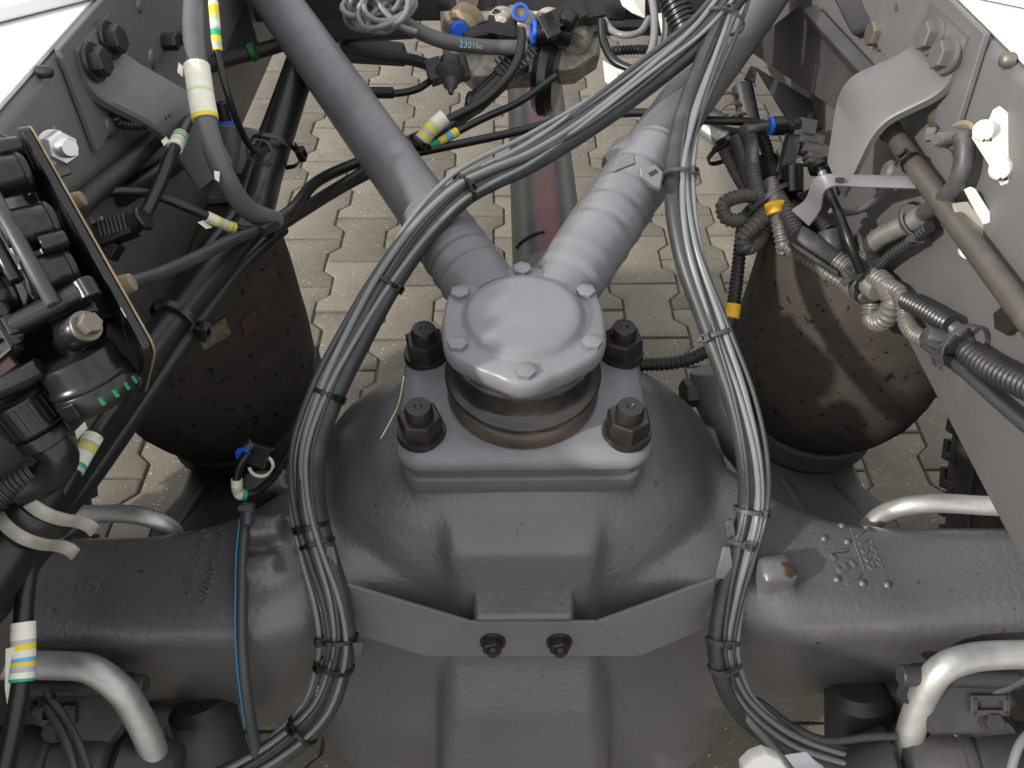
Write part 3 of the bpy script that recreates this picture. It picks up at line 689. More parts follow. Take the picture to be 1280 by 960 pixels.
# ---------------------------------------------------------------- bracket on the differential that carries both bundles
hb = thing('harness_bracket', 'bent grey sheet bracket held by two bolts at the front of the axle', 'bracket', (X0, .32, .54))
T = .0035
def quad_plate(pts, t, name, m, parent, bevel=.0008): 
    a, b, c, d = [Vector(p) for p in pts[:4]]; n = (b - a).cross(d - a).normalized()
    if n.dot(CAMLOC - a) < 0: n = -n
    return MB().prism([Vector(p) for p in pts], -n * t).build(name, m, parent, bevel)
yT, yB = .327, .3155
c1, c2, c3, c4 = P(588, 778, y=yT), P(746, 778, y=yT), P(801, 820, y=yB), P(534, 821, y=yB)
quad_plate([c1, c2, c3, c4], T, 'centre_plate', sheet_paint, hb)
wl = [c1, c4, P(436, 791, y=.330), P(437, 760, y=.338), P(426, 757, y=.338), P(426, 729, y=.348)]
wr = [c2, c3, P(882, 786, y=.330), P(884, 765, y=.338), P(893, 758, y=.338), P(894, 724, y=.348)]
quad_plate([wl[5], wl[0], wl[1], wl[2], wl[3], wl[4]], T, 'wing', sheet_paint, hb); quad_plate([wr[5], wr[0], wr[1], wr[2], wr[3], wr[4]], T, 'wing', sheet_paint, hb)
for pts in (((426, 729, .348), (416, 684, .372), (408, 684, .372), (402, 729, .350)), ((894, 724, .348), (905, 684, .372), (913, 684, .372), (918, 724, .350))):
    quad_plate([P(a, b, y=c) for a, b, c in pts], T, 'tab', sheet_paint, hb)
for pts in (((426, 757, .338), (426, 729, .348), (402, 729, .350), (404, 790, .332), (420, 795, .330), (437, 760, .338)), ((893, 758, .338), (894, 724, .348), (918, 724, .350), (915, 792, .332), (898, 796, .330), (884, 765, .338))):
    quad_plate([P(a, b, y=c + .002) for a, b, c in pts], T, 'tab', sheet_paint, hb)
nrm_ = (c2 - c1).cross(c4 - c1).normalized()
if nrm_.dot(CAMLOC - c1) < 0: nrm_ = -nrm_
for px in (616, 699):
    p = P(px, 801, y=.3215); bolt(hb, p, nrm_, .0100, .0085, .0128, .0035, stud=.0058, sh=.004, m=oxide, name='bolt', spin=.25)
letters('A0912', 658, 786, 0, .010, name='stamped_mark', depth=.0004, m=sheet_paint, parent=hb, put=lambda px, py: (P(px, py, y=.3252), nrm_), bevel=0)

# ---------------------------------------------------------------- left bundle
lb_ = thing('cable_harness', 'tied bundle of dark and grey cables crossing the left arm and curving down', 'cable harness', P(480, 355, .74), 'tied cable bundles round the hub')
Lpath = lay([(925, -20, .86), (880, 38, .86), (820, 88, .85), (740, 147, .83), (660, 197, .785), (610, 220, .755), (575, 240, .738), (530, 285, .728), (484, 350, .725), (445, 420, .715), (410, 490, .70), (386, 560, .70), (384, 610, .715), (390, 655, .725), (402, 700, .72), (417, 750, .71), (424, 800, .71), (418, 840, .72), (398, 890, .73), (345, 940, .735), (260, 990, .74)], .013)
bl, cl_ = bundle(lb_, Lpath, [(9, 0, 12.5, hose_grey, .8, 0), (-4, 2, 10.5, hose_grey, 1.2, 1), (-13, 4, 4.4, cable_grey, 3, 2), (-16, 7, 4.0, cable_dark, 4, 3.3), (-8, 11, 4.2, cable_grey, 4.5, 4.6), (0, 12, 3.6, cable_dark, 5, 5.5), (-19, 3, 3.2, cable_grey, 5, .7), (4, 14, 3.2, cable_grey, 6, 2.9)])
for a in ((581, 238, .775, 36, 30, 10), (483, 355, .732, 36, 30, 60), (409, 489, .70, 40, 32, 50), (387, 655, .722, 40, 34, -55), (397, 682, .72, 44, 34, -90), (421, 800, .71, 46, 36, -75), (417, 828, .715, 44, 34, -60), (378, 912, .73, 44, 36, -20)): tie(lb_, bl, a[0], a[1], a[2], a[3], a[4], a[5])
for q in ((390, 690), (398, 760), (400, 870), (372, 925)): print_on(lb_, cl_[2], 4.2 * .72 / FPX, q[0], q[1], .715, '--6.51--', .0075, pale_ink)
# ---------------------------------------------------------------- right bundle
rb_ = thing('cable_harness', 'tied bundle of glossy black and light grey cables curving down past the sunlit bolts', 'cable harness', P(860, 320, .75), 'tied cable bundles round the hub')
Rpath = lay([(930, -45, .88), (906, 22, .86), (880, 85, .84), (858, 150, .80), (848, 225, .755), (858, 310, .74), (893, 415, .735), (922, 500, .73), (938, 580, .73), (938, 640, .74), (926, 690, .735), (912, 745, .72), (903, 805, .71), (908, 840, .715), (930, 885, .73), (985, 930, .74), (1085, 965, .75)], .013)
br, cr_ = bundle(rb_, Rpath, [(-6, 0, 12, hose_grey, .8, 0), (4, -3, 8.5, cable_dark, 1.2, 1.3), (9, 5, 4.5, cable_grey, 2.8, 2.1), (14, 3, 4.0, cable_grey, 3.2, 3.7), (5, 9, 4.0, cable_grey, 4, 5.2), (17, 6, 3.2, cable_dark, 4, .4), (0, 11, 3.2, cable_dark, 5, 3.1)][::1])
for a in ((905, 26, .855, 52, 40, 0), (850, 225, .752, 42, 34, 55), (895, 418, .73, 42, 34, -30), (937, 638, .735, 40, 32, 60), (921, 685, .735, 36, 32, 15), (901, 803, .71, 40, 34, 20), (907, 830, .712, 40, 32, 25)): tie(rb_, br, a[0], a[1], a[2], a[3], a[4], a[5], m=grey_plastic)
for px, py in ((911, 660), (888, 812)):
    MB(F(px, py, .735)).prism([(-6, 10, 0), (4, 12, 0), (7, -8, 0), (-3, -12, 0)], (0, 0, 6), ch=1).build('tie_tail', grey_plastic, rb_, .0006)
MB(F(448, 810, .705)).prism([(-7, 8, 0), (8, 10, 0), (5, -9, 0), (-4, -8, 0)], (0, 0, 6), ch=1).build('tie_tail', grey_plastic, lb_, .0006)
# second run: cables crossing from the right end of the bundle upwards
cable('cable', [(1000, 1010, .74), (985, 958, .73), (962, 930, .725), (930, 893, .725), (912, 850, .72), (914, 812, .71)], 4.5, cable_grey, rb_)
cable('cable', [(925, 868, .745), (950, 878, .745), (985, 905, .745), (1030, 925, .74), (1090, 921, .735), (1135, 918, .73), (1180, 896, .72), (1232, 872, .71), (1290, 845, .70)], 5.2, cable_dark, rb_)
# ---------------------------------------------------------------- vent pipe with the blue line on the left of the axle
vp = thing('vent_hose', 'thin dark hose with a blue stripe running down the shaded side of the axle', 'hose', P(303, 750, .76))
o, p, r = cable('hose', lay([(307, 648, .755), (303, 690, .735), (302, 740, .735), (302, 800, .71), (306, 850, .71), (313, 900, .72), (322, 950, .735)], .007), 7.2, cable_dark, vp)
MB().tube([q - CX * r * .8 + CZ * r * .62 for q in p[:34]], .0009, 6).build('blue_stripe', mat('blue_line', (.02, .22, .42), .4), vp)
MB(F(309, 641, .735)).cyl((0, -14, 0), (1, 12, 0), 8.5, 16).build('hose_end', cable_dark, vp)
MB(F(309, 641, .73)).prism([(-9, 10, 0), (9, 10, 0), (9, 3, 0), (-9, 3, 0)], (0, 0, 9)).build('hose_clip', grey_plastic, vp, .001)
# ---------------------------------------------------------------- galvanised bent pipes
def upipe(pts, rpx, label):
    o, p, r = cable('bent_pipe', pts, rpx, galv, None, seg=28, label=label, cat='pipe', group='galvanised pipes bent over the axle'); return o
upipe([(-60, 838, .70), (0, 832, .70), (70, 832, .70), (112, 836, .70), (150, 862, .705), (172, 895, .715), (192, 940, .73), (205, 990, .75)], 17.5, 'galvanised bent pipe behind the hanging cable with the white tag')
upipe([(1340, 818, .70), (1280, 818, .70), (1215, 822, .70), (1178, 836, .70), (1158, 862, .71), (1143, 900, .725), (1128, 950, .745)], 17.5, 'galvanised bent pipe with the dark cable crossing its foot')
upipe([(60, 642, .80), (110, 643, .80), (150, 642, .80), (185, 647, .80), (212, 660, .81), (228, 690, .83)], 11.5, 'galvanised pipe end peeping over the shaded end of the axle')
upipe([(1085, 660, .83), (1100, 645, .82), (1130, 633, .80), (1170, 629, .79), (1230, 632, .78), (1310, 636, .78)], 11.5, 'galvanised pipe end peeping over the sunlit end of the axle')
# clamp plates and brake chambers under the lower pipes
for sg, pts in ((-1, [(-70, 942, .70), (60, 940, .70), (150, 938, .705), (225, 945, .715)]), (1, [(1340, 935, .70), (1220, 938, .70), (1120, 936, .715), (1045, 945, .73)])):
    t = thing('brake_cylinder', 'dark brake cylinder below the ' + ('shaded' if sg < 0 else 'sunlit') + ' bent pipe', 'brake cylinder', P(*pts[1]), 'brake cylinders under the axle')
    cc = [P(px, py + 20, zc + .03) for px, py, zc in pts]
    MB().cyl(cc[0], cc[2], .038, 40, ch=.2).build('cylinder_body', dark_paint, t, angle=50)
    MB().cyl(cc[2].lerp(cc[0], .02), cc[3], .036, 40, r2=.026, ch=.2).build('cylinder_nose', dark_paint, t, angle=50)
    d_ = (cc[2] - cc[0]).normalized(); MB().lathe([(.036, 0), (.042, .001), (.0425, .004), (.0425, .007), (.042, .010), (.036, .011)], cc[0].lerp(cc[2], .62), d_, 40).build('crimp_band', dark_paint, t)
for sg, fx, lab in ((-1, F(85, 880, .725), 'dark cast clamp with a slotted tab under the shaded bent pipe'), (1, F(1222, 868, .715), 'dark cast clamp with a slotted tab under the sunlit bent pipe')):
    t = thing('pipe_clamp', lab, 'clamp', fx.translation, 'clamps under the bent pipes'); q = -sg
    b = MB(fx); b.prism([(q * x, y, z) for x, y, z in ((-40, 20, -30), (-10, 32, -30), (70, 30, -30), (90, -10, -30), (60, -50, -30), (-10, -50, -30), (-50, -10, -30))], (0, 0, 42), ch=10); b.build('clamp_body', dark_paint, t, .003)
    b = MB(fx); b.cyl((q * -45, 22, 6), (q * 100, 26, 6), 13, 20); b.build('clamp_rib', dark_paint, t)
    tb_ = MB(fx)
    for c, s in (((0, 9, 16), (46, 7, 7)), ((0, -9, 16), (46, 7, 7)), ((-20, 0, 16), (8, 24, 7)), ((20, 0, 16), (8, 24, 7))): tb_.box((q * (c[0] - 5), c[1] - 6, c[2]), s)
    tb_.build('slotted_tab', dark_paint, t, .0008)
    bolt(t, fx @ Vector((q * -8, -28, 14)), CZ + CY * .3, .0085, .007, .010, .002, m=dark_paint)
    lo = MB(fx); lo.cyl((q * -20, -70, -70), (q * -20, -70, -10), 44, 28); lo.build('bush_eye', dark_paint, t)
for sg, px, py, zc, lab in ((-1, 255, 905, .82, 'dark shock absorber column below the shaded end of the axle'), (1, 1078, 890, .80, 'grey shock absorber column below the sunlit end of the axle')):
    b = MB(F(px, py, zc)); b.cyl((-5, 30, 0), (12, -110, -40), 40, 36, ch=.3); o = b.build('shock_absorber', dark_paint, None, origin=P(px, py, zc)); tag(o, lab, 'shock absorber', 'columns under the axle')
for sg, px, py, zc, lab in ((-1, 215, 890, .83, 'black cast knuckle under the shaded end of the axle'), (1, 1140, 890, .80, 'grey cast knuckle under the sunlit end of the axle')):
    b = MB(F(px, py, zc)); b.cyl((-30, 10, -20), (30, 6, -20), 34, 28, ch=.3); b.cyl((0, 0, -20), (sg * -8, -90, -50), 24, 24, ch=.3); o = remesh_o = b.build('knuckle', dark_paint, None, .002, origin=P(px, py, zc)); tag(o, lab, 'bracket')
# ---------------------------------------------------------------- stop brackets bolted to the rails
def stop_bracket(pairs, t_, m, label, hole, bolts, origin):
    t = thing('stop_bracket', label, 'bracket', origin, 'bent stop brackets on the rails')
    o = MB().bent(pairs, t_).build('bent_plate', m, t, angle=40)
    p, n_ = hole
    MB().lathe([(.0065, -.001), (.0078, .0003), (.0058, .0008), (.0055, .0004)], p, n_, 20).build('hole_rim', dull_steel, t); MB().lathe([(.0058, .0004), (.001, .0009)], p, n_, 20).build('hole', ink, t)
    for p, d_ in bolts: bolt(t, p, d_, .0125, .0095, .0165, .004, m=(oxide if m is frame_paint else dull_bolt), spin=.4)
    return t
dull_bolt = mat('painted_bolt', (.13, .125, .12), .42, .2, var=.15, vscale=50, rust=.4)
pr = [(P(1168, 4, x=XR - .006), P(1214, 47, x=XR - .006)), (P(1142, 64, x=XR - .008), P(1186, 116, x=XR - .008)), (P(1054, 102, z=.882), P(1100, 157, z=.880)), (P(1036, 200, .795), P(1056, 246, .785))]
sb = stop_bracket(pr, .0115, bracket_paint, 'thick bent grey bracket with worn edges bolted to the sunlit rail', (P(1129, 115, z=.8915), Vector((0, 0, 1))), [(P(1168, 46, x=XR - .013), Vector((-1, 0, .1))), (P(1186, 70, x=XR - .013), Vector((-1, 0, .1)))], P(1120, 110, z=.88))
pl_ = [(P(132, 15, x=XL + .006), P(90, 62, x=XL + .006)), (P(150, 70, x=XL + .008), P(112, 122, x=XL + .008)), (P(244, 122, z=.880), P(200, 166, z=.878)), (P(290, 200, .80), P(248, 236, .80))]
stop_bracket(pl_, .0115, frame_paint, 'thick bent dark bracket bolted to the shaded rail', (P(180, 124, z=.8915), Vector((0, 0, 1))), [(P(135, 50, x=XL + .013), Vector((1, 0, .1))), (P(115, 78, x=XL + .013), Vector((1, 0, .1)))], P(170, 120, z=.88))
# ---------------------------------------------------------------- crossmember and gussets far behind
xm = MB(); z0 = P(640, 25, y=1.18).z
xm.box((0, 1.20, z0 + .06), (XR - XL - .02, .05, .12)); xo = xm.build('crossmember', dark_paint, None, .004, origin=Vector((0, 1.2, z0 + .06))); tag(xo, 'dark crossmember with round holes at the top of the picture', 'crossmember')
hm = MB().lathe([(.0085, -.002), (.0088, .0006), (.0075, .0009)], seg=20).mesh('bolt_hole', ink, 60)
for px, py in ((553, 5), (612, 0)):
    place('bolt_hole', hm, xo, axis_frame(P(px, py, y=1.1745), P(px, py, y=1.1745) + Vector((0, -1, 0))))
MB().lathe([(.016, -.002), (.016, .004), (.012, .007)], P(584, 0, y=1.174), (0, -1, 0), 24).build('grey_plug', zinc, xo)
def gusset(pts, thick, label, m=dark_paint, name='gusset_plate', bevel=.002):
    q = [P(*a) for a in pts]; n_ = (q[1] - q[0]).cross(q[2] - q[0]).normalized(); o = MB().prism([v for v in q], n_ * thick).build(name, m, None, bevel, origin=q[0]); tag(o, label, 'bracket'); return o
gusset([(943, 82, 1.12), (1058, 150, .98), (1010, 162, 1.0), (993, 165, 1.02)], .006, 'triangular black gusset plate left of the thick sunlit bracket', dark_paint)
gusset([(930, 60, 1.15), (1000, 5, 1.02), (1092, 92, .85), (1062, 150, .89)], .008, 'dark sloping plate above the triangular gusset', dark_paint)
gusset([(1002, 12, .99), (1020, 4, .98), (1104, 92, .825), (1086, 104, .83)], .02, 'dark square bar leaning up behind the sunlit bracket', dark_paint, 'frame_bar')
gusset([(1035, -10, .93), (1098, -10, .84), (1090, 36, .84), (1062, 44, .88)], .02, 'dark rounded casting bolted high on the sunlit rail', dark_paint, 'rail_casting', .006)
gusset([(190, -30, .98), (300, -30, 1.1), (330, 70, 1.1), (240, 60, .95)], .02, 'dark casting high on the shaded rail above the bracket', dark_paint, 'rail_casting', .006)
gusset([(420, 40, 1.3), (505, 52, 1.26), (500, 66, 1.25), (425, 62, 1.28)], .03, 'dark rusty lug seen behind the coiled grey cable', dark_paint, 'rail_casting', .003)
gusset([(395, -20, 1.24), (520, 0, 1.2), (515, 45, 1.2), (400, 52, 1.24)], .012, 'dark reddish plate behind the coiled grey cable', dark_paint)
gusset([(735, -10, 1.10), (785, -10, 1.10), (782, 26, 1.11), (742, 24, 1.11)], .03, 'black plastic box beside the aluminium valve block', black_plastic, 'plastic_box', .003)
gusset([(760, 20, 1.30), (960, 20, 1.30), (960, 36, 1.30), (760, 36, 1.30)], .03, 'dark chassis beam far behind the coiled loops', dark_paint, 'chassis_beam', .004)

# ---------------------------------------------------------------- dirty aluminium valve with its blue collars
va = thing('solenoid_valve', 'dirty cast aluminium valve with blue air fittings and plugged connectors', 'valve', P(650, 60, 1.13))
fv = F(650, 60, 1.13)
b = MB(fv); b.prism([(-100, 46, -40), (105, 46, -40), (100, -10, -40), (70, -30, -40), (-60, -40, -40), (-98, 0, -40)], (0, 0, 46), ch=6); b.build('valve_body', alu, va, .002)
for x0, y0, x1, y1, r in ((-62, 32, -75, 8, 24), (-20, 34, -26, 8, 18), (5, 34, 0, 6, 16), (38, 34, 32, -2, 19), (75, 30, 66, -6, 20)):
    MB(fv).cyl((x0, y0, 6), (x1, y1, 26), r, 24, ch=.25).build('valve_port', alu if r != 24 else tan_metal, va)
for x0, y0 in ((-88, 25), (-10, 40), (92, 20)): bolt(va, fv @ Vector((x0, y0, 8)), CZ, .009, .007, .011, .002, m=dull_steel)
def fitting(fx, a, b, r, nm='air_fitting', m=black_plastic):
    a = Vector(a); b = Vector(b); d = (b - a).normalized()
    t = MB(fx).lathe([(r * .75, 0), (r * .9, 2), (r * .9, (b - a).length * .35), (r, (b - a).length * .4), (r, (b - a).length * .86), (r * .85, (b - a).length * .9)], a, d, 24).build(nm, m, va)
    MB(fx).lathe([(r * .62, 4), (r * .95, 0.2), (r * .98, 2), (r * .92, 4.5), (r * .66, 4.5), (r * .6, 0)], a + d * ((b - a).length * .88), d, 24, cap=(False, False)).build('blue_collar', blue_ring, t)
    return t
fitting(fv, (60, 0, 36), (12, 0, 42), 16); fitting(fv, (-2, 30, 30), (0, 20, 52), 10.5, 'air_fitting', tan_metal)
MB(fv).cyl((-76, 8, 32), (-72, 2, 40), 11, 20).build('blue_collar', blue_ring, va); MB(fv).cyl((-70, 0, 26), (-30, 12, 22), 13, 20).build('air_fitting', black_plastic, va)
def plug(fx, parts, nm, m=black_plastic, parent=va):
    b = MB(fx)
    for q in parts:
        if q[0] == 'c': b.cyl(q[1], q[2], q[3], 20, ch=.2, r2=q[4] if len(q) > 4 else None)
        else:
            a, c = Vector(q[1]), Vector(q[2]); d = (c - a); ang = math.atan2(d.y, d.x); rot = Matrix.Rotation(ang, 3, 'Z'); b.box((a + c) / 2, (d.length, q[3], q[4]), rot)
    return b.build(nm, m, parent, .0007)
plug(fv, [('b', (68, 24, 44), (98, 30, 44), 30, 24), ('b', (30, 2, 52), (75, 22, 52), 22, 22), ('c', (60, 14, 60), (52, 0, 60), 12), ('b', (26, -4, 50), (42, 4, 50), 28, 26), ('c', (24, -6, 50), (36, 0, 50), 9)], 'connector')
plug(fv, [('b', (28, 10, 30), (62, 18, 32), 26, 22), ('c', (46, 22, 38), (52, 30, 38), 6), ('c', (62, 26, 38), (66, 32, 38), 5)], 'connector')
plug(fv, [('b', (-40, 14, 26), (-5, 8, 26), 22, 20), ('c', (-30, 26, 28), (-26, 32, 28), 6), ('c', (-10, 22, 26), (-4, 26, 26), 6)], 'connector')
b = plug(fv, [('b', (-24, -52, 30), (2, -28, 30), 26, 22), ('c', (-60, -84, 28), (-22, -50, 30), 13), ('c', (-66, -78, 28), (-56, -80, 28), 14)], 'connector')
for k in range(8):
    plug(fv, [('b', (-18 + k * 3.4, -38 + k * 3.2 - 9, 43), (-18 + k * 3.4 + .1, -38 + k * 3.2 + 9, 43), 1.8, 4)], 'grip_rib', black_plastic, b) if k < 0 else None
gr_ = MB(fv)
for k in range(8):
    c = Vector((-20 + k * 4.2, -44 + k * 4.0, 42)); gr_.box(c, (2.0, 30, 5), Matrix.Rotation(R(42), 3, 'Z'))
o = gr_.build('grip_ribs', grey_plastic, b, .0002); o['kind'] = 'stuff'
MB(fv).cyl((20, -40, 6), (45, -44, 10), 44, 28, ch=.2).build('round_base', black_plastic, va)
# capped spigot
fs = F(560, 92, 1.10); b = MB(fs); b.cyl((4, 18, 0), (2, -6, 6), 14, 20); b.lathe([(16, 0), (19, 3), (18, 10), (12, 16), (10, 17), (9, 24), (4, 30), (3, 36), (1, 37)], (3, 2, 8), (.05, -.8, .25), 24); b.build('spigot_cap', grey_plastic, va)
plug(fs, [('b', (-24, -2, 4), (-6, 4, 4), 26, 24), ('c', (-26, -3, 6), (-14, 0, 6), 10), ('c', (14, 22, 0), (22, -8, 0), 8)], 'connector', grey_plastic)
# hoses and leads that leave the valve
o, p, r = cable('air_hose', [(430, -10, 1.02), (470, 5, 1.02), (510, 32, 1.03), (550, 50, 1.04), (600, 58, 1.06), (658, 60, 1.07)], 9.5, hose_mid_grey, None, 16, 'thick grey air hose with pale blue print entering the blue collar', 'hose')
fake = o; print_on(o, p, r, 577, 57, 1.05, '230', .012, cyan_ink); print_on(o, p, r, 597, 62, 1.05, '16o', .010, cyan_ink)
cable('valve_lead', [(652, 38, 1.05), (652, 50, 1.04), (645, 80, 1.03), (610, 122, 1.02), (560, 150, 1.01), (540, 162, 1.0), (500, 180, 1.0)], 5.5, black_rubber, None, 12, 'black air line dropping from the upper blue collar', 'hose')
cable('valve_lead', [(595, 135, 1.06), (575, 148, 1.03), (545, 168, 1.0), (500, 190, 1.0)], 8, black_rubber, None, 14, 'thicker black lead leaving the ribbed connector', 'cable')
o, p, r = cable('valve_lead', [(676, 72, 1.02), (695, 95, 1.05), (650, 127, 1.04), (600, 150, 1.02), (545, 178, 1.0), (500, 196, 1.0)][1:], 4.6, black_rubber, None, 12, 'slim black lead running to the slanted connector', 'cable')
sleeve(o, p, r, (572, 163), (530, 183), 1.01, [(.2, 1), (.2, 3), (.2, 1), (.4, 2)], torn=False)
o, p, r = cable('valve_lead', [(980, 160, .95), (930, 152, .97), (880, 150, .98), (810, 141, 1.0), (720, 147, 1.02), (640, 166, 1.02), (535, 188, 1.0), (480, 200, .98), (430, 228, .92), (370, 265, .84), (325, 290, .76)], 5.6, black_rubber, None, 12, 'long black cable passing behind the arms and over the propeller shaft', 'cable')
tp = thing('tagged_sleeve', 'dirty white and lime label sleeve on the leads beside the left arm', 'label', P(540, 165, .99))
s_ = spline(pix([(556, 146, .985), (540, 160, .985), (524, 180, .985)]), n=30)
sleeve(tp, s_, .0085, (556, 146), (524, 180), .985, [(.35, 0), (.12, 5), (.1, 1), (.12, 4), (.1, 1), (.2, 5)], torn=False)
tie(tp, s_, 521, 182, .985, 28, 26, 40)
cable('valve_lead', [(540, 100, 1.1), (520, 112, 1.09), (490, 117, 1.08), (470, 115, 1.08), (430, 120, 1.08)], 4.5, black_rubber, None, 12, 'short black lead ending left of the capped spigot', 'cable')
MB(F(478, 116, 1.07)).cyl((14, 0, 0), (-16, 0, 0), 7, 16).build('lead_sleeve', black_rubber, None, origin=P(478, 116, 1.07)); tag(bpy.context.scene.objects['lead_sleeve'], 'black shrink sleeve on the short lead beside the left arm', 'sleeve')
conduit('black_conduit', [(545, 85, 1.16), (520, 76, 1.17), (480, 70, 1.2), (430, 60, 1.25)], 7.5, conduit_black, None, label='black corrugated conduit behind the capped spigot')
# coil of grey cable
co = thing('cable_coil', 'untidy coil of light grey cable hanging at the top above the left arm', 'cable', P(480, 15, .98))
for k in range(9):
    a0 = random.uniform(0, .5); cx_, cy_ = 480 + random.uniform(-10, 10), 8 + random.uniform(-9, 9); rx, ry = 38 + random.uniform(-9, 8), 20 + random.uniform(-6, 8); tl = R(-25 + random.uniform(-12, 12)); pts = []
    for q in range(18):
        a = 2 * math.pi * q / 18; x, y = rx * math.cos(a), ry * math.sin(a); pts.append((cx_ + x * math.cos(tl) - y * math.sin(tl), cy_ + x * math.sin(tl) + y * math.cos(tl), .985 + .018 * math.sin(a + k) + random.uniform(-.004, .004) - .002 * k))
    pp = [P(*q) for q in pts]; sp = spline(pp + pp[:1], .008)[:-1]
    MB().tube(sp, 3.6 * .98 / FPX, 10, closed=True).build('coil_turn', cable_grey, co, angle=60)
for q in ([(430, -40, .98), (447, 10, .97), (470, 38, .97), (488, 36, .98), (470, 10, .98), (452, -30, .99)], [(455, -40, .98), (470, 0, .965), (500, 32, .97), (520, 40, .98)]): cable('coil_turn', q, 3.8, cable_grey, co)
# grey loops and crumpled white tags right of the valve
cable('loop_cable', [(812, -20, 1.0), (818, 20, 1.0), (815, 60, 1.0), (800, 88, 1.0), (790, 100, 1.01)], 5, cable_grey, None, 10, 'grey cable hanging straight down into the crumpled white tag', 'cable')
cable('loop_cable', [(822, -20, 1.01), (832, 20, 1.01), (828, 60, 1.01), (812, 86, 1.01), (798, 104, 1.02)], 4.5, cable_grey, None, 10, 'second grey hanging cable touching the first beside the large black conduit', 'cable')
cable('loop_cable', [(812, 22, 1.03), (800, 40, 1.03), (780, 44, 1.03), (765, 38, 1.04), (756, 25, 1.05)], 4.2, cable_grey, None, 10, 'short grey cable looping beside the black plastic box', 'cable')
cable('loop_cable', [(752, 25, 1.04), (754, 50, 1.04), (768, 76, 1.03), (792, 88, 1.02)], 5.5, black_rubber, None, 10, 'black lead curving from the plastic box to the crumpled white tag', 'cable')
conduit('black_conduit', [(832, -30, 1.0), (846, 10, 1.0), (860, 45, 1.0), (868, 75, .99)], 18, conduit_black, None, .0065, label='large glossy black corrugated conduit at the top beside the right bundle')
conduit('black_conduit', [(765, 64, 1.08), (800, 62, 1.08), (830, 64, 1.08), (850, 75, 1.08)], 6, conduit_black, None, label='thin black corrugated conduit behind the grey hanging cables')
def crumple(pts, zc, label, seed):
    random.seed(seed); b = MB(F(*pts[0], zc)); x0, y0 = pts[0]; o = [(x - x0, -(y - y0), random.uniform(-5, 5)) for x, y in pts]
    c = b.av((sum(q[0] for q in o) / len(o), sum(q[1] for q in o) / len(o), 9)); ids = [b.av(q) for q in o]; bk_ = [b.av((q[0] * .98, q[1] * .98, q[2] - 3)) for q in o]
    for k in range(len(ids)): b.af((c, ids[k], ids[(k + 1) % len(ids)])); b.af((ids[k], bk_[k], bk_[(k + 1) % len(ids)], ids[(k + 1) % len(ids)]))
    b.af(bk_[::-1]); o = b.build('paper_tag', paper, None, .0005, 20, origin=P(*pts[0], zc)); tag(o, label, 'label', 'white paper tags by the valve')
crumple([(754, 74), (768, 84), (787, 90), (783, 120), (768, 112), (757, 100)], 1.0, 'crumpled white paper tag hanging below the black lead', 3)
crumple([(772, -10), (806, -10), (806, 24), (790, 18), (778, 8)], 1.05, 'curled white paper tag beside the black plastic box', 5)
crumple([(822, 18), (832, 16), (846, 60), (842, 76), (832, 60)], 1.03, 'narrow printed white tag beside the large black conduit', 6)
random.seed(11)
# ---------------------------------------------------------------- thick hoses on the shaded side
H = 'hoses in the shade beside the shaded rail'
cable('thick_hose', [(385, 60, 1.0), (362, 130, .96), (335, 215, .90), (318, 270, .84), (262, 345, .76), (196, 430, .68), (130, 520, .60), (60, 615, .53), (10, 690, .49), (-50, 780, .46)], 17, black_rubber, None, 20, 'thicker black hose of the pair running diagonally to the pale clamp', 'hose', H)
cable('thick_hose', [(372, 70, 1.02), (345, 145, .97), (318, 215, .91), (345, 250, .86), (290, 345, .78), (232, 418, .70), (170, 500, .63), (110, 590, .57), (40, 690, .52), (0, 745, .5), (-40, 800, .48)][:3] + [(300, 262, .88), (250, 330, .80), (215, 392, .73)], 12, black_rubber, None, 16, 'black hose tucked behind the thicker one near the left arm', 'hose', H)
cable('thick_hose', [(352, 285, .84), (300, 335, .79), (240, 415, .71), (180, 500, .64), (110, 598, .565), (60, 660, .53), (20, 715, .50), (-50, 800, .47)], 10, black_rubber, None, 16, 'slimmer black hose running along the lower side of the diagonal pair', 'hose', H)
cable('thick_hose', [(70, 620, .52), (52, 650, .51), (38, 700, .50), (30, 760, .49), (28, 840, .48), (18, 905, .47), (0, 985, .46)], 10.5, black_rubber, None, 18, 'black hose hanging straight down with the white striped tag', 'hose', H)
o, p, r = cable('thick_hose', [(175, 462, .61), (150, 500, .58), (122, 538, .555), (86, 600, .53), (60, 650, .515), (30, 700, .50)], 8.5, black_rubber, None, 14, 'black hose with a white torn label right above the pale clamp', 'hose', H)
sleeve(o, p, r, (119, 540), (84, 602), .545, [(.22, 0), (.08, 4), (.1, 1), (.1, 5), (.3, 0), (.1, 2), (.1, 4)]); print_on(o, p, r, 114, 548, .55, '62', .008, ink, side=.3)
_o = SC.objects['thick_hose.003']; _p = spline(pix([(70, 620, .52), (52, 650, .51), (38, 700, .50), (30, 760, .49), (28, 840, .48), (18, 905, .47), (0, 985, .46)]), .006); _r = 10.5 * .52 / FPX
sleeve(_o, _p, _r, (30, 776), (28, 852), .488, [(.3, 0), (.08, 4), (.1, 1), (.12, 0), (.07, 3), (.07, 1), (.12, 4), (.08, 0), (.06, 2)])
print_on(_o, _p, _r, 29, 788, .486, '0090', .006, ink, flip=True)
MB(F(17, 850, .478)).prism([(-8, 40, 0), (2, 42, 0), (0, -30, 0), (-5, -38, 0), (-9, -10, 0)], (0, 0, 3), ch=1).build('tag_flap', paper, _o)
cable('thick_hose', [(95, 660, .55), (55, 690, .53), (20, 740, .51), (-30, 800, .49)], 9, black_rubber, None, 14, 'short black hose behind the hanging one at the picture edge', 'hose', H)
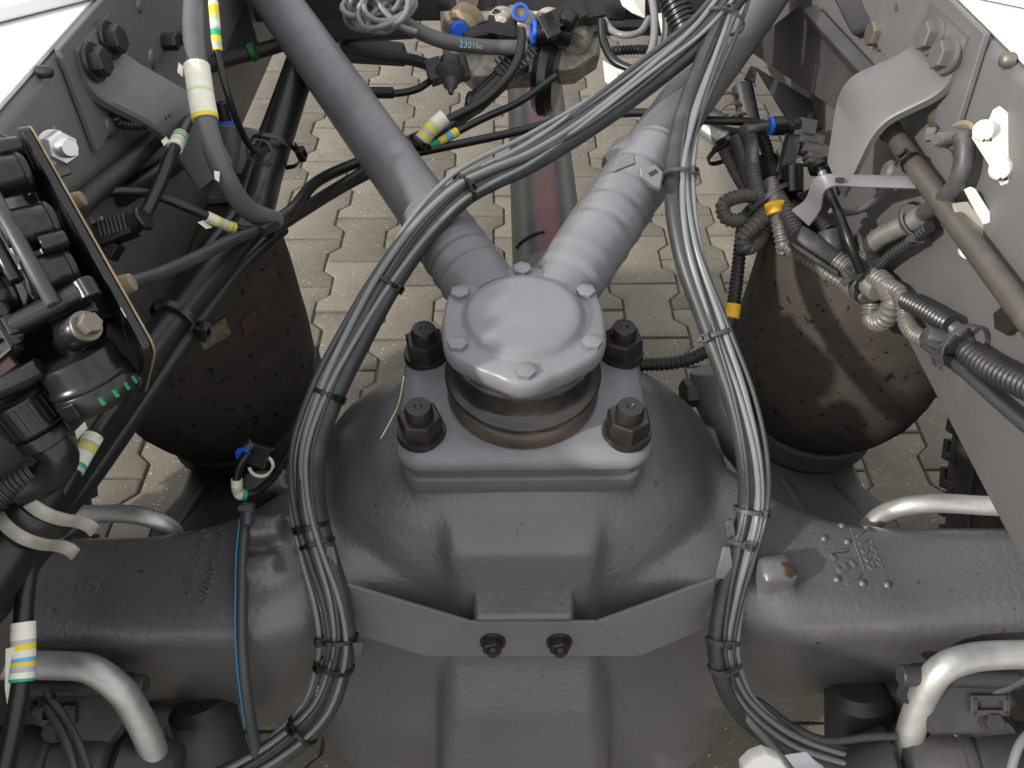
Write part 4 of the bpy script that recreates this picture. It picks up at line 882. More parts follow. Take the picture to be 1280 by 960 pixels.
o, p, r = cable('thick_hose', [(246, -30, .74), (242, 30, .73), (247, 90, .72), (262, 170, .715), (285, 228, .73), (310, 262, .76), (345, 276, .80)], 13, hose_mid_grey, None, 20, 'thick grey hose hanging from the top with a torn white label', 'hose', H)
sleeve(o, p, r, (247, 78), (264, 152), .72, [(.5, 0), (.06, 5), (.36, 0), (.08, 1)])
MB(F(275, 222, .715)).prism([(-4, 6, 8), (3, 5, 8), (2, -8, 8), (-3, -4, 8)], (0, 0, 1.5)).build('torn_paper', paper, o)
o, p, r = cable('thin_cable', [(264, -30, .74), (268, 20, .73), (273, 70, .73), (285, 118, .74), (300, 160, .77), (318, 188, .82), (338, 186, .87)], 4.6, black_rubber, None, 12, 'thin black cable with a striped label beside the thick grey hose', 'cable')
sleeve(o, p, r, (267, 2), (273, 62), .73, [(.12, 0), (.25, 1), (.1, 5), (.15, 0), (.05, 4), (.15, 2), (.15, 1), (.1, 4), (.06, 1)], torn=False)
p2 = spline(pix([(372, 110, .98), (345, 185, .92), (322, 250, .87)]), .006)
hl = thing('hose_tie', 'black cable tie round the two hoses under the left arm', 'cable tie', P(330, 190, .9)); tie(hl, p2, 340, 190, .90, 62, 46, 60, band=.008)
hl = thing('hose_tie', 'grey cable tie holding the hose ends at the dark crossing', 'cable tie', P(325, 270, .8)); tie(hl, p, 330, 270, .775, 30, 34, 60, m=grey_plastic)
p3 = spline(pix([(262, 345, .755), (196, 430, .675)]), .006); hl = thing('hose_tie', 'wide black tie round the diagonal hoses in front of the shaded air spring', 'cable tie', P(215, 405, .7)); tie(hl, p3, 222, 400, .70, 62, 44, 70, band=.008)
# lines that run to the right from the crossing, behind the left arm
cable('air_line', [(340, 280, .80), (365, 262, .83), (395, 228, .90), (440, 206, .96), (500, 185, 1.0)], 8, black_rubber, None, 14, 'black air line arching up behind the left arm, topmost of three', 'hose')
cable('air_line', [(335, 290, .80), (380, 262, .86), (430, 232, .93), (500, 196, 1.0)], 9, black_rubber, None, 14, 'black air line behind the left arm, lowest of three', 'hose')
cable('air_line', [(100, 250, .66), (140, 240, .68), (185, 242, .70), (240, 262, .72), (290, 284, .75), (330, 288, .78), (360, 270, .82)], 6.2, black_rubber, None, 14, 'thin black line with a yellow striped tag crossing the shaded spring plate', 'cable')
_o = SC.objects['air_line.002']; _p = spline(pix([(100, 250, .66), (140, 240, .68), (185, 242, .70), (240, 262, .72), (290, 284, .75), (330, 288, .78), (360, 270, .82)]), .006)
sleeve(_o, _p, 6.2 * .66 / FPX, (250, 266), (303, 286), .74, [(.35, 0), (.12, 1), (.08, 4), (.12, 5), (.08, 4), (.12, 1), (.05, 3), (.1, 1)])
o, p, r = cable('air_line', [(160, 355, .56), (200, 342, .60), (245, 322, .66), (290, 300, .72), (330, 285, .78)], 9.5, hose_grey, None, 16, 'dark hose leaving the lower tan fitting of the black valve block', 'hose')
o, p, r = cable('plug_lead', [(240, 140, .78), (228, 165, .74), (214, 195, .71), (195, 240, .69), (180, 270, .67), (165, 290, .66)], 7, black_rubber, None, 14, 'black lead with a white striped sleeve going down into the ribbed connector', 'cable')
sleeve(o, p, r, (230, 158), (208, 206), .73, [(.08, 0), (.15, 3), (.1, 1), (.1, 2), (.2, 0), (.1, 5), (.3, 0)])
conduit('black_conduit', [(140, 140, .70), (150, 152, .71), (175, 155, .72), (205, 147, .74), (232, 130, .78), (245, 118, .82)], 8.5, conduit_black, None, label='curved black corrugated conduit below the shaded stop bracket')
conduit('black_conduit', [(250, 85, .95), (290, 72, 1.0), (330, 62, 1.05), (370, 50, 1.1)], 10, conduit_black, None, label='straight black corrugated conduit with a green tie at the top')
MB(F(316, 66, 1.02)).cyl((-4, -1, 0), (4, 2, 0), 11.5, 20).build('green_tie', mat('green_tie_plastic', (.01, .12, .04), .4), None, origin=P(316, 66, 1.02)); tag(SC.objects['green_tie'], 'dark green tie round the straight black conduit', 'cable tie')
conduit('black_conduit', [(195, 172, .80), (160, 205, .72), (120, 238, .66), (95, 262, .62)], 11.5, conduit_black, None, .0035, depth=.07, label='thick finely ribbed black conduit slanting along the shaded rail')
cable('thick_hose', [(240, 190, .86), (200, 215, .80), (150, 245, .72)], 12, black_rubber, None, 14, 'black hose in the gloom beside the finely ribbed conduit', 'hose', H)
# ribbed connector behind the valve block
rc = thing('ribbed_connector', 'black ribbed electrical connector behind the black valve block', 'connector', P(145, 288, .66)); fc = F(145, 288, .65)
b = MB(fc); b.cyl((12, 4, 0), (38, 14, 6), 14, 20, r2=11); b.cyl((34, 12, 5), (40, 15, 6), 16, 20); b.box((0, 0, 0), (44, 28, 26), Matrix.Rotation(R(22), 3, 'Z')); b.build('plug_shell', black_plastic, rc, .0008)
for k in range(7): MB(fc).box((-12 + k * 5, -2 + k * 1.6 + 1, 14), (2, 20, 4), Matrix.Rotation(R(22 - 8), 3, 'Z')).build('grip_rib', grey_plastic, rc)
MB(fc).prism([(-30, 22, 4), (-14, 16, 4), (-12, 2, 4), (-26, 4, 4)], (0, 0, 4), ch=1).build('silver_tag', zinc, rc)
MB(fc).box((-14, -20, -4), (34, 22, 20), Matrix.Rotation(R(-30), 3, 'Z')).build('socket', black_plastic, rc, .001)
# sensor with a blue collar in the shade
sn = thing('shaded_fitting', 'dusty air fitting with a blue collar in the shade behind the grey hose', 'fitting', P(290, 165, .95)); fx = F(285, 165, .93)
MB(fx).cyl((2, -50, -10), (0, 6, 4), 20, 24).build('fitting_body', grey_plastic, sn); MB(fx).lathe([(9, 0), (14, .5), (14.5, 6), (9, 7)], (0, 5, 4), (-.05, .9, .4), 24).build('blue_collar', blue_ring, sn); MB(fx).cyl((0, 8, 6), (-2, 30, 20), 8, 16).build('fitting_tube', black_rubber, sn)
MB(fx).box((24, -26, -4), (20, 60, 22), Matrix.Rotation(R(-15), 3, 'Z')).build('fitting_block', dull_steel, sn, .002)
# zinc bolt on the shaded rail
zb = thing('zinc_bolt', 'shiny zinc bolt and nut on a dusty tab beside the black valve block', 'bolt', P(70, 182, .6)); fz = F(66, 182, .585)
MB(fz).prism([(-22, 8, -22), (-10, 32, -22), (6, 12, -22), (12, -30, -22), (-4, -36, -22)], (0, 0, 6)).build('rusty_tab', dull_steel, zb, .0008)
a = fz @ Vector((-6, 2, -14)); d_ = (fz @ Vector((30, -6, 10)) - a).normalized(); bolt(zb, a, d_, .0125, .013, .0135, .002, m=zinc, name='nut', spin=.4)
MB().lathe([(.0078, 0), (.0075, .012)] + [(.0075 - .0008 * (k % 2), .013 + .0012 * k) for k in range(8)] + [(.006, .024)], a, d_, 20).build('stud', zinc, zb, angle=20)
# pale clamp holding the diagonal hoses
pc = thing('hose_clamp', 'worn pale two-strap clamp with a black band round the diagonal hoses', 'clamp', P(55, 632, .5)); fp = F(48, 640, .495)
dx = Vector((.62, .78, -.05)).normalized(); sd = Vector((.78, -.62, 0))
for off, m_, r0, wd, nm in ((-19, pale_strap, 33, 17, 'strap'), (0, black_rubber, 37, 18, 'rubber_band'), (19, pale_strap, 33, 17, 'strap')):
    b = MB(fp); rg = []
    arc = [(-62, -16), (-50, -8), (-36, 14), (-20, 28), (0, 34), (20, 30), (36, 14), (46, -6), (58, -14), (66, -12)] if nm == 'strap' else [(-38, -10), (-34, 14), (-20, 30), (0, 37), (20, 32), (36, 14), (40, -10)]
    A_ = spline([fp @ (dx * (off - wd / 2) + sd * x + Vector((0, 0, h_))) for x, h_ in arc], n=40); B_ = spline([fp @ (dx * (off + wd / 2) + sd * x + Vector((0, 0, h_))) for x, h_ in arc], n=40)
    MB().sheet(list(zip(A_, B_)), .0022, straight=True).build(nm, m_, pc, angle=40)

# ---------------------------------------------------------------- black valve block on the shaded rail
vb = thing('valve_block', 'large black plastic valve block with solenoids and bolts at the shaded rail', 'valve block', P(70, 350, .48))
fb = F(85, 330, .475)
U = lambda px, py, h=0: Vector((px - 85, 330 - py, h))
u_ = Vector((.52, -.855, .09)).normalized(); v_ = Vector((.496, -.134, .858)).normalized()
w_ = (v_ - u_ * v_.dot(u_)).normalized(); n_ = w_.cross(u_)
if n_.x > 0: n_ = -n_
n_, w_ = n_ * math.cos(R(13)) + w_ * math.sin(R(13)), w_ * math.cos(R(13)) - n_ * math.sin(R(13))
def vcyl(px, py, h, L, r, nm, m=black_plastic, ax=None, ch=.1, par=vb, r2=None):
    a = U(px, py, h); return MB(fb).cyl(a, a + (ax or n_) * L, r, 32, ch=ch, r2=r2).build(nm, m, par, angle=50)
pts = []
for a0, cx, cy in ((0, 318, 0), (90, 12, 0), (180, 12, -120), (270, 318, -120)):
    for k in range(5): q = R(a0 + 22.5 * k); pts.append((cx + 18 * math.cos(q), cy + 18 * math.sin(q)))
o0 = U(20, 158, -4)
MB(fb).prism([o0 + u_ * a + w_ * (b_ - 14) for a, b_ in pts], -n_ * 11).build('mounting_plate', black_plastic, vb, .0012)
MB(fb).prism([o0 + u_ * a + w_ * (b_ - 14) - n_ * 12 for a, b_ in pts], -n_ * 2.5).build('tan_gasket', tan_metal, vb)
for (px, py, h, L, r) in ((36, 216, 2, 56, 25), (74, 280, 8, 56, 27), (100, 338, 12, 54, 26), (34, 366, 26, 60, 29), (26, 182, 0, 28, 12), (98, 304, 26, 30, 12), (2, 322, 34, 40, 22)):
    o = vcyl(px, py, h, L, r, 'solenoid' if r > 20 else 'small_post')
    if r > 20:
        a = U(px, py, h); MB(fb).lathe([(r * .98, 0), (r * 1.06, 1), (r * 1.06, 5), (r * .98, 6)], a + n_ * 3, n_, 32).build('rim', black_plastic, o); MB(fb).cyl(a + n_ * L, a + n_ * (L + 3), r * .62, 24).build('end_cap', grey_plastic, o)
vcyl(-6, 205, 44, 215, 8.5, 'long_bar', grey_plastic, u_)
vcyl(22, 300, 52, 70, 8, 'long_bar', black_plastic, u_)
MB(fb).prism([U(-30, 150, -50), U(0, 165, -50), U(30, 225, -50), U(110, 395, -50), U(104, 440, -50), U(60, 485, -50), U(-40, 485, -50)], (0, 0, 34), ch=4).build('valve_body', black_plastic, vb, .0015)
MB(fb).prism([U(60, 372, -10), U(120, 352, -10), U(140, 392, -10), U(88, 424, -10)], (0, 0, 44), ch=4).build('port_block', black_plastic, vb, .001)
# round-ended cross bar
a, c = U(50, 412, 52), U(132, 368, 44)
MB(fb).cyl(a, c, 14, 28, ch=.3).build('cross_bar', black_plastic, vb)
for q, s in ((a, -1), (c, 1)):
    d = (c - a).normalized() * s; cp = MB(fb); cp.tube([q + Vector((-.5, .87, 0)) * 13 + d * 1, q + Vector((.5, -.87, 0)) * 13 + d * 1], 13, 24); cp.build('oval_cap', black_plastic, vb, .0015)
    MB(fb).tube([q + Vector((-.5, .87, 0)) * 11 + d * 5 + Vector((0, 0, 12)), q + Vector((.5, -.87, 0)) * 11 + d * 5 + Vector((0, 0, 12))], 2.0, 8).build('cap_ridge', grey_plastic, vb)
vcyl(28, 398, 44, 26, 9, 'small_post', ax=Vector((.5, .2, .6)).normalized()); vcyl(42, 428, 44, 24, 10, 'small_post', ax=Vector((.55, .15, .6)).normalized()); vcyl(22, 345, 48, 22, 9, 'small_post', ax=Vector((.6, .1, .6)).normalized())
# bolts
vcyl(112, 424, 44, 40, 19, 'bolt_boss', ax=Vector((.72, .25, .5)).normalized())
bd = (fb.to_3x3() @ Vector((.72, .25, .5))).normalized(); bolt(vb, fb @ (U(112, 424, 44) + Vector((.72, .25, .5)).normalized() * 40), bd, .0066, .0065, .0092, .0020, m=dull_steel, spin=.5)
bd2 = (fb.to_3x3() @ Vector((.5, .1, .8))).normalized(); bolt(vb, fb @ U(4, 258, 66), bd2, .0085, .008, .0105, .0022, m=dull_steel, spin=.2)
# ribbed flat housing
hs_ = MB(fb); q = [U(-40, 345, 40), U(4, 335, 46), U(62, 438, 46), U(2, 488, 46), U(-60, 500, 40)]; hs_.prism(q, (0, 0, 18), ch=3); matt_plastic = mat('matt_black_plastic', (.014, .014, .014), .6, var=.2, vscale=40, dust=.3, dustcol=(.09, .08, .07), dscale=60, spec=.3); ho = hs_.build('flat_housing', matt_plastic, vb, .001)
for p0, p1 in ((U(2, 340, 66), U(58, 438, 66)), (U(-4, 400, 66), U(22, 388, 66)), (U(-4, 452, 66), U(44, 428, 66)), (U(-20, 350, 66), U(2, 340, 66)), (U(58, 438, 66), U(4, 484, 66)), (U(-10, 425, 66), U(34, 406, 66))):
    MB(fb).tube([p0, p1], 3.2, 4).build('housing_rib', black_plastic, ho, .0004)
vcyl(-20, 388, 70, 40, 8, 'small_post', grey_plastic, Vector((.88, .45, 0)))
MB(fb).prism([U(-10, 492, 55), U(22, 468, 55), U(52, 446, 55), U(62, 458, 55), U(16, 492, 55), U(-10, 508, 55)], (0, 0, 9), ch=1).build('reddish_panel', mat('reddish_dark_plastic', (.035, .016, .019), .65, spec=.25), vb, .0008)
vcyl(-10, 512, 62, 110, 13, 'lower_pipe', ax=Vector((.88, .47, -.05)).normalized())
MB(fb).prism([U(-12, 470, 66), U(0, 466, 66), U(12, 490, 66), U(14, 512, 66), U(-12, 520, 66)], (0, 0, 6), ch=1).build('tan_tab', pale_strap, vb, .0006)
bolt(vb, fb @ U(13, 505, 72), CZ, .0052, .0035, .0085, .0026, m=zinc, spin=.2)
# ring-shaped silencer with green slots
ax = Vector((.33, -.83, -.42)).normalized(); a = U(108, 446, 26)
so_ = MB(fb).lathe([(36, -4), (44, 0), (46, 6), (46, 24), (48, 28), (50, 31), (50, 34), (49, 37), (50, 39), (50.5, 62), (48, 66), (36, 68)], a, ax, 56).build('silencer', black_plastic, vb, angle=35)
sl_x = Vector((1, 0, 0)) - ax * ax.x; sl_x.normalize(); sl_y = ax.cross(sl_x)
if sl_y.z < 0: sl_y = -sl_y
for an in (-2, 17, 36, 56):
    d = sl_x * math.cos(R(an)) + sl_y * math.sin(R(an)); t_ = ax.cross(d)
    MB(fb).tube([a + d * 49.4 + ax * 47, a + d * 49.4 + ax * 57], 2.9, 12).build('green_slot', green_plastic, so_)
for an in (98, 112): 
    d = sl_x * math.cos(R(an)) + sl_y * math.sin(R(an)); MB(fb).box(a + d * 51 + ax * 50, (16, 18, 5), Matrix((ax.cross(d), ax, d)).transposed()).build('latch', black_plastic, so_, .0006)
vcyl(94, 420, 20, 40, 18, 'neck_block', ax=ax)
# collar nut and elbow with conduit
ax = Vector((.36, -.82, -.42)).normalized(); a = U(38, 500, 30)
co_ = MB(fb).lathe([(28, -2), (33, 0), (33, 40), (30, 44), (28, 46)], a, ax, 40).build('collar_nut', black_plastic, vb, angle=35)
x_ = Vector((1, 0, 0)) - ax * ax.x; x_.normalize(); y_ = ax.cross(x_)
for k in range(22):
    d = x_ * math.cos(2 * math.pi * k / 22) + y_ * math.sin(2 * math.pi * k / 22)
    MB(fb).box(a + d * 33 + ax * 20, (4, 32, 4), Matrix((ax.cross(d), ax, d)).transposed()).build('grip_rib', black_plastic, co_, .0003)
el = MB(fb); el.lathe([(30, 0), (31, 2), (31, 16), (28, 18)], a + ax * 47, ax, 36); el.tube(spline([a + ax * 60, a + ax * 84 + Vector((2, -2, 0)), a + ax * 100 + Vector((-22, -14, 0)), a + ax * 100 + Vector((-58, -34, 4))], n=20), lambda i, K: 24 - 4 * i / K, 28); el.build('elbow', black_plastic, vb, angle=50)
conduit('elbow_conduit', [(45, 588, .478), (18, 606, .475), (-8, 624, .47), (-50, 650, .465)], 19, conduit_black, None, .0036, depth=.14, label='black corrugated conduit leaving the elbow of the black valve block')
# tan fittings on the far side of the plate
for px, py, zc, r, L in ((97, 250, .53, 10, 20), (156, 356, .54, 12.5, 30)):
    b = MB(F(px, py, zc)); b.lathe([(r * .9, -L), (r, -L * .6), (r * .92, -L * .5), (r, -L * .4), (r * 1.05, 0), (r * .9, L * .35), (r * .6, L * .4)], (0, 0, 0), (.92, .36, 0), 24); b.build('tan_fitting', tan_metal, vb)
# ---------------------------------------------------------------- corrugated harness on the sunlit side
ch_t = thing('conduit_harness', 'grey corrugated conduits knotted together with ties and yellow tape along the sunlit rail', 'cable harness', P(1030, 320, .88))
CM = conduit_mat
def cd(pts, rpx, m=CM, **k): return conduit('conduit', pts, rpx, m, ch_t, **k)
cd([(885, 160, 1.0), (905, 185, .985), (925, 222, .97), (946, 252, .95), (966, 275, .935), (990, 300, .91), (1003, 315, .895)], 9)
cable('smooth_trunk', [(918, 172, .96), (928, 195, .955), (938, 225, .95), (948, 252, .945)], 9, grey_plastic, ch_t, 16)
cd([(930, 160, .955), (938, 175, .95), (940, 205, .945), (946, 235, .94), (958, 258, .935)], 9.5, pitch=.0042, depth=.1)
cd([(950, 165, .98), (958, 185, .975), (962, 205, .97), (968, 225, .96)], 8, conduit_black)
cd([(968, 258, .94), (948, 246, .94), (922, 246, .94), (904, 256, .94), (908, 272, .94), (926, 276, .94), (945, 266, .945), (958, 262, .95)], 9.5, pitch=.0050)
cd([(962, 262, .93), (945, 280, .925), (930, 296, .93), (932, 308, .935), (946, 302, .945), (955, 286, .95), (960, 270, .955)], 11)
cd([(966, 248, .93), (972, 262, .922), (976, 285, .915), (980, 305, .915), (982, 313, .92)], 11, pitch=.0062)
cd([(930, 268, .96), (926, 300, .955), (922, 340, .945), (918, 372, .935), (914, 398, .925), (902, 424, .91), (878, 442, .90), (845, 453, .90), (800, 456, .90)], 8.2, conduit_black, pitch=.0058)
MB(F(916, 388, .925)).cyl((1, 8, 0), (-2, -10, 0), 9.6, 20).build('yellow_tape', yellow_tape, ch_t)
b = MB(F(968, 260, .915)); b.cyl((-1, 7, 0), (2, -7, 0), 12.4, 24); b.build('yellow_tape', yellow_tape, ch_t); MB(F(974, 257, .905)).prism([(-4, 5, 0), (6, 7, 0), (5, 2, 0), (-3, 0, 0)], (0, 0, 2)).build('tape_end', yellow_tape, ch_t)
cable('black_branch', [(955, 205, .99), (965, 225, .975), (972, 240, .965), (985, 262, .95)], 19, black_rubber, ch_t, 20)
MB(F(976, 225, .955)).lathe([(15, -3), (17, 0), (17, 5), (14, 8)], (0, 0, 0), (.5, -.7, .4), 24).build('branch_collar', black_rubber, ch_t)
cd([(962, 228, .935), (970, 245, .925), (982, 265, .91), (992, 285, .90), (1000, 300, .89)], 11)
cd([(988, 258, .935), (1005, 268, .925), (1025, 280, .91), (1036, 290, .90)], 10, conduit_black, pitch=.006)
# Y junction, first
yj = MB(F(1022, 310, .875)); yj.cyl((-28, 16, 0), (32, -22, 0), 15, 24, r2=15, ch=.15); yj.cyl((14, 22, -2), (20, -12, 0), 14, 20, r2=12); yo = yj.build('y_junction', grey_plastic, ch_t, angle=50)
MB(F(1016, 322, .86)).prism([(-30, 14, 0), (-28, 18, 0), (28, -18, 0), (28, -24, 0)], (0, 0, 8)).build('junction_seam', grey_plastic, yo, .0006)
cd([(1046, 325, .868), (1062, 336, .86), (1080, 350, .85), (1098, 364, .84)], 13)
cd([(985, 310, .91), (1005, 324, .90), (1030, 340, .88), (1058, 358, .865), (1082, 376, .85)], 9.5, pitch=.0055)
cd([(1100, 352, .82), (1088, 330, .83), (1086, 312, .83), (1098, 298, .82), (1120, 286, .81), (1142, 276, .80), (1156, 268, .79)], 12, pitch=.0040)
cd([(1096, 335, .835), (1115, 318, .82), (1135, 305, .81), (1150, 293, .80), (1162, 283, .79)], 6.5, conduit_black)
MB(F(1136, 302, .795)).cyl((-3, -3, 0), (3, 2, 0), 8.4, 16).build('brown_tape', tan_metal, ch_t)
cable('wrapped_cable', [(1150, 270, .79), (1172, 256, .765), (1192, 236, .745), (1203, 212, .725), (1206, 185, .71), (1204, 168, .705)], 10, grey_plastic, ch_t, 16)
cable('wrapped_cable', [(1175, 250, .76), (1196, 225, .74), (1207, 195, .715), (1206, 172, .705)], 5, black_rubber, ch_t, 12)
cd([(1096, 346, .82), (1108, 358, .812), (1116, 376, .81), (1110, 394, .815), (1098, 402, .82), (1090, 396, .83), (1090, 380, .84)], 13, pitch=.006)
cd([(1108, 356, .83), (1124, 366, .82), (1130, 382, .81), (1132, 400, .80), (1142, 416, .79), (1158, 424, .78)], 9.5)
cd([(1135, 376, .82), (1158, 388, .80), (1178, 400, .785), (1190, 406, .775)], 11.5, conduit_black, pitch=.0058)
yj = MB(F(1190, 422, .68)); yj.cyl((-34, 4, 0), (30, -20, 0), 12, 24, r2=15, ch=.15); yj.cyl((-2, 18, -4), (24, -14, 0), 13, 20, r2=12); yo = yj.build('y_junction', grey_plastic, ch_t, angle=50)
MB(F(1164, 432, .665)).box((0, 0, 6), (14, 8, 8), Matrix.Rotation(R(-25), 3, 'Z')).build('junction_clip', grey_plastic, yo, .0006)
cd([(1214, 442, .75), (1232, 455, .735), (1255, 468, .715), (1285, 482, .69), (1330, 500, .66)], 15, conduit_black, pitch=.0060)
pth = spline(pix([(1046, 325, .868), (1080, 350, .85), (1118, 376, .83), (1170, 410, .78), (1230, 452, .735)]), .006)
tie(ch_t, pth, 1088, 352, .845, 50, 44, 10, m=grey_plastic, band=.011); tie(ch_t, pth, 1103, 322, .82, 30, 28, 40, m=grey_plastic, band=.007); tie(ch_t, pth, 1206, 436, .75, 52, 46, -60, m=grey_plastic, band=.006)
ph = spline(pix([(940, 230, .945), (960, 252, .94), (985, 290, .92)]), .006); tie(ch_t, ph, 962, 250, .935, 66, 44, -40, m=grey_plastic, band=.007)
pv = spline(pix([(905, 185, .985), (925, 222, .97)]), .006); tie(ch_t, pv, 915, 175, .97, 48, 40, 0, m=black_rubber, band=.007)
pw = spline(pix([(1120, 286, .81), (1156, 268, .79)]), .006); tie(ch_t, pw, 1146, 280, .795, 40, 32, 60, m=grey_plastic, band=.007)
rc_ = cable('round_lead', [(1140, 414, .79), (1165, 436, .765), (1205, 465, .74), (1250, 505, .71), (1320, 565, .67)], 6.2, cable_dark, None, 14, 'smooth black lead under the second junction of the corrugated harness', 'cable')
# rusty suspended parts left of the triangular plate
rs = thing('height_sensor', 'weathered fitting with spring coils under the right arm', 'fitting', P(915, 130, 1.06))
fx = F(915, 130, 1.06)
MB(fx).tube([Vector((-12 + 18 * math.cos(a) * .9 + a * 1.2, 6 - a * 2.0 + 12 * math.sin(a) * .6, 10 * math.sin(a))) for a in [k * .35 for k in range(72)]], 2.1, 8).build('coil_spring', dull_steel, rs)
MB(fx).cyl((14, 26, -6), (24, -30, -2), 13, 24).build('sensor_body', dark_paint, rs); MB(fx).cyl((18, -22, 2), (24, -46, 2), 11, 20, ch=.3).build('rusty_nut', dull_steel, rs); MB(fx).cyl((2, -30, 12), (10, -26, 12), 6, 6).build('brass_nut', brass, rs)
MB(fx).cyl((-30, -14, 0), (6, -34, 4), 10, 20).build('rusty_pipe', dull_steel, rs); MB(fx).prism([(14, 30, 0), (22, 46, 0), (30, 44, 0), (28, 26, 0)], (0, 0, 5)).build('tab', dark_paint, rs, .001)
MB(F(893, 168, .99)).lathe([(11, -16), (11.5, -14), (11.5, 8), (13, 9), (13, 14), (10, 15)], (0, 0, 0), (.72, -.66, .2), 28).build('silver_ferrule', galv, None, origin=P(893, 168, .99)); tag(SC.objects['silver_ferrule'], 'silvery ferrule at the top end of the corrugated harness', 'ferrule')
MB(F(872, 158, .99)).cyl((-30, 6, 0), (50, -8, 0), 5.5, 14).build('rigid_pipe', cable_dark, None, origin=P(872, 158, .99)); tag(SC.objects['rigid_pipe'], 'straight dark pipe under the right arm leading to the blue fitting', 'pipe')
# connector stack beside the thick bracket
cs = thing('connector_stack', 'stack of dusty black plugs with a blue ringed fitting left of the thick bracket', 'connector', P(1005, 185, .93)); fx = F(1005, 185, .93)
MB(fx).cyl((-72, 22, 4), (-44, 26, 4), 5.5, 14).build('fitting_tube', cable_dark, cs); MB(fx).lathe([(9, 0), (11, 1), (11, 5), (9, 6)], (-46, 26, 4), (1, .05, 0), 24).build('blue_collar', blue_ring, cs)
MB(fx).lathe([(10, 0), (11.5, 2), (11.5, 16), (9, 18), (9, 22), (12, 23), (12, 32), (9, 34)], (-42, 26, 4), (1, .02, 0), 24).build('fitting_body', black_plastic, cs)
for k, (x, y, sx, sy, an) in enumerate(((-2, 22, 26, 22, -10), (6, 8, 30, 14, -12), (12, -4, 32, 14, -14), (18, -14, 34, 8, -14), (20, -22, 38, 6, -14), (-16, -4, 16, 50, -14))):
    MB(fx).box((x, y, 2 - (k == 5) * 8), (sx, sy, 22), Matrix.Rotation(R(an), 3, 'Z')).build('plug_section', grey_plastic, cs, .0008)
MB(fx).lathe([(13, 0), (15, 2), (15, 8), (13, 9), (8, 9), (8, 12)], (18, -20, 2), (.2, -.9, .35), 24).build('plug_ring', black_plastic, cs); MB(fx).cyl((20, -28, 4), (27, -54, 6), 5.5, 14).build('pale_lead', cable_grey, cs)
MB(fx).cyl((-16, -22, 4), (-14, -56, 0), 13, 20).build('lower_plug', black_plastic, cs)
# thin strap bracket with the dark rod
sb_ = thing('strap_bracket', 'thin grey strap bracket bent over the corrugated harness below the thick bracket', 'bracket', P(1080, 228, .82))
MB().sheet([(P(990, 262, .80), P(1012, 282, .80)), (P(1006, 250, .785), P(1026, 262, .785)), (P(1018, 224, .765), P(1032, 238, .76)), (P(1026, 219, .76), P(1042, 233, .755)), (P(1070, 219, .755), P(1076, 234, .75)), (P(1150, 221, .735), P(1152, 236, .73))], .0035, 6).build('strap', sheet_paint, sb_)
MB(F(1050, 226, .748)).box((0, 1, 0), (11, 6, 2)).build('slot', ink, sb_)
MB().tube(spline(pix([(1040, 262, .83), (1060, 266, .83), (1085, 258, .82), (1106, 240, .81), (1114, 226, .80)]), n=24), .010, 12, flat=(.35, 1)).build('curved_rib', sheet_paint, sb_)
MB(F(1128, 215, .775)).cyl((-20, 4, -6), (10, -2, -6), 14, 20, ch=.3).build('end_cap', frame_paint, sb_)
cable('thin_strut', [(1036, 240, .815), (1050, 270, .80), (1062, 305, .79), (1076, 340, .80)], 5.5, black_rubber, None, 10, 'slender black strut dropping from the strap bracket', 'strut')
o, p, r = cable('dark_rod', [(1100, 140, .80), (1125, 180, .775), (1160, 230, .74), (1215, 305, .68), (1250, 352, .645), (1320, 445, .59)], 11.5, dark_rod := mat('dusty_dark_rod', (.075, .068, .058), .4, var=.15, vscale=25, dust=.3, dustcol=(.16, .14, .11), dscale=50), None, 20, 'long dusty dark rod slanting down along the sunlit rail', 'rod')
tr_ = thing('rod_tie', 'small black tie round the upper end of the dark rod', 'cable tie', P(1139, 200, .76)); tie(tr_, p, 1140, 203, .76, 25, 24, -10, band=.006)
MB(F(1112, 165, .78)).cyl((-4, 8, 0), (4, -4, 0), 14, 20).build('rod_collar', dark_rod, o)
# box section under the bracket
gusset([(1130, 150, .84), (1165, 150, .80), (1183, 195, .77), (1150, 200, .79)], .02, 'grey box section end behind the dark rod', frame_paint, 'rail_box', .003)
gusset([(1095, 205, .86), (1180, 198, .775), (1196, 232, .765), (1110, 236, .82)], .02, 'dull grey block with rusty edge below the box section', dull_bolt, 'rail_block', .004)
# stud on the rail with the eyelet
ds = thing('threaded_stud', 'dusty threaded stud with nut and tan washer on the sunlit rail', 'stud', P(1190, 172, .69)); q = P(1206, 172, x=XR - .002); dd = (P(1166, 175, .67) - q).normalized()
MB().lathe([(.014, 0), (.015, .001), (.015, .004), (.012, .005)], q, dd, 28).build('washer', tan_metal, ds); bolt(ds, q + dd * .006, dd, .0105, .010, .0115, .0015, m=dull_bolt, name='nut')
MB().lathe([(.0062 - .0008 * (k % 2), .015 + .0011 * k) for k in range(18)] + [(.0045, .036)], q, dd, 20).build('thread', dull_bolt, ds, angle=15); MB(F(1165, 168, .70)).cyl((-3, 2, -8), (6, 0, 0), 9, 6).build('end_nut', dull_bolt, ds)
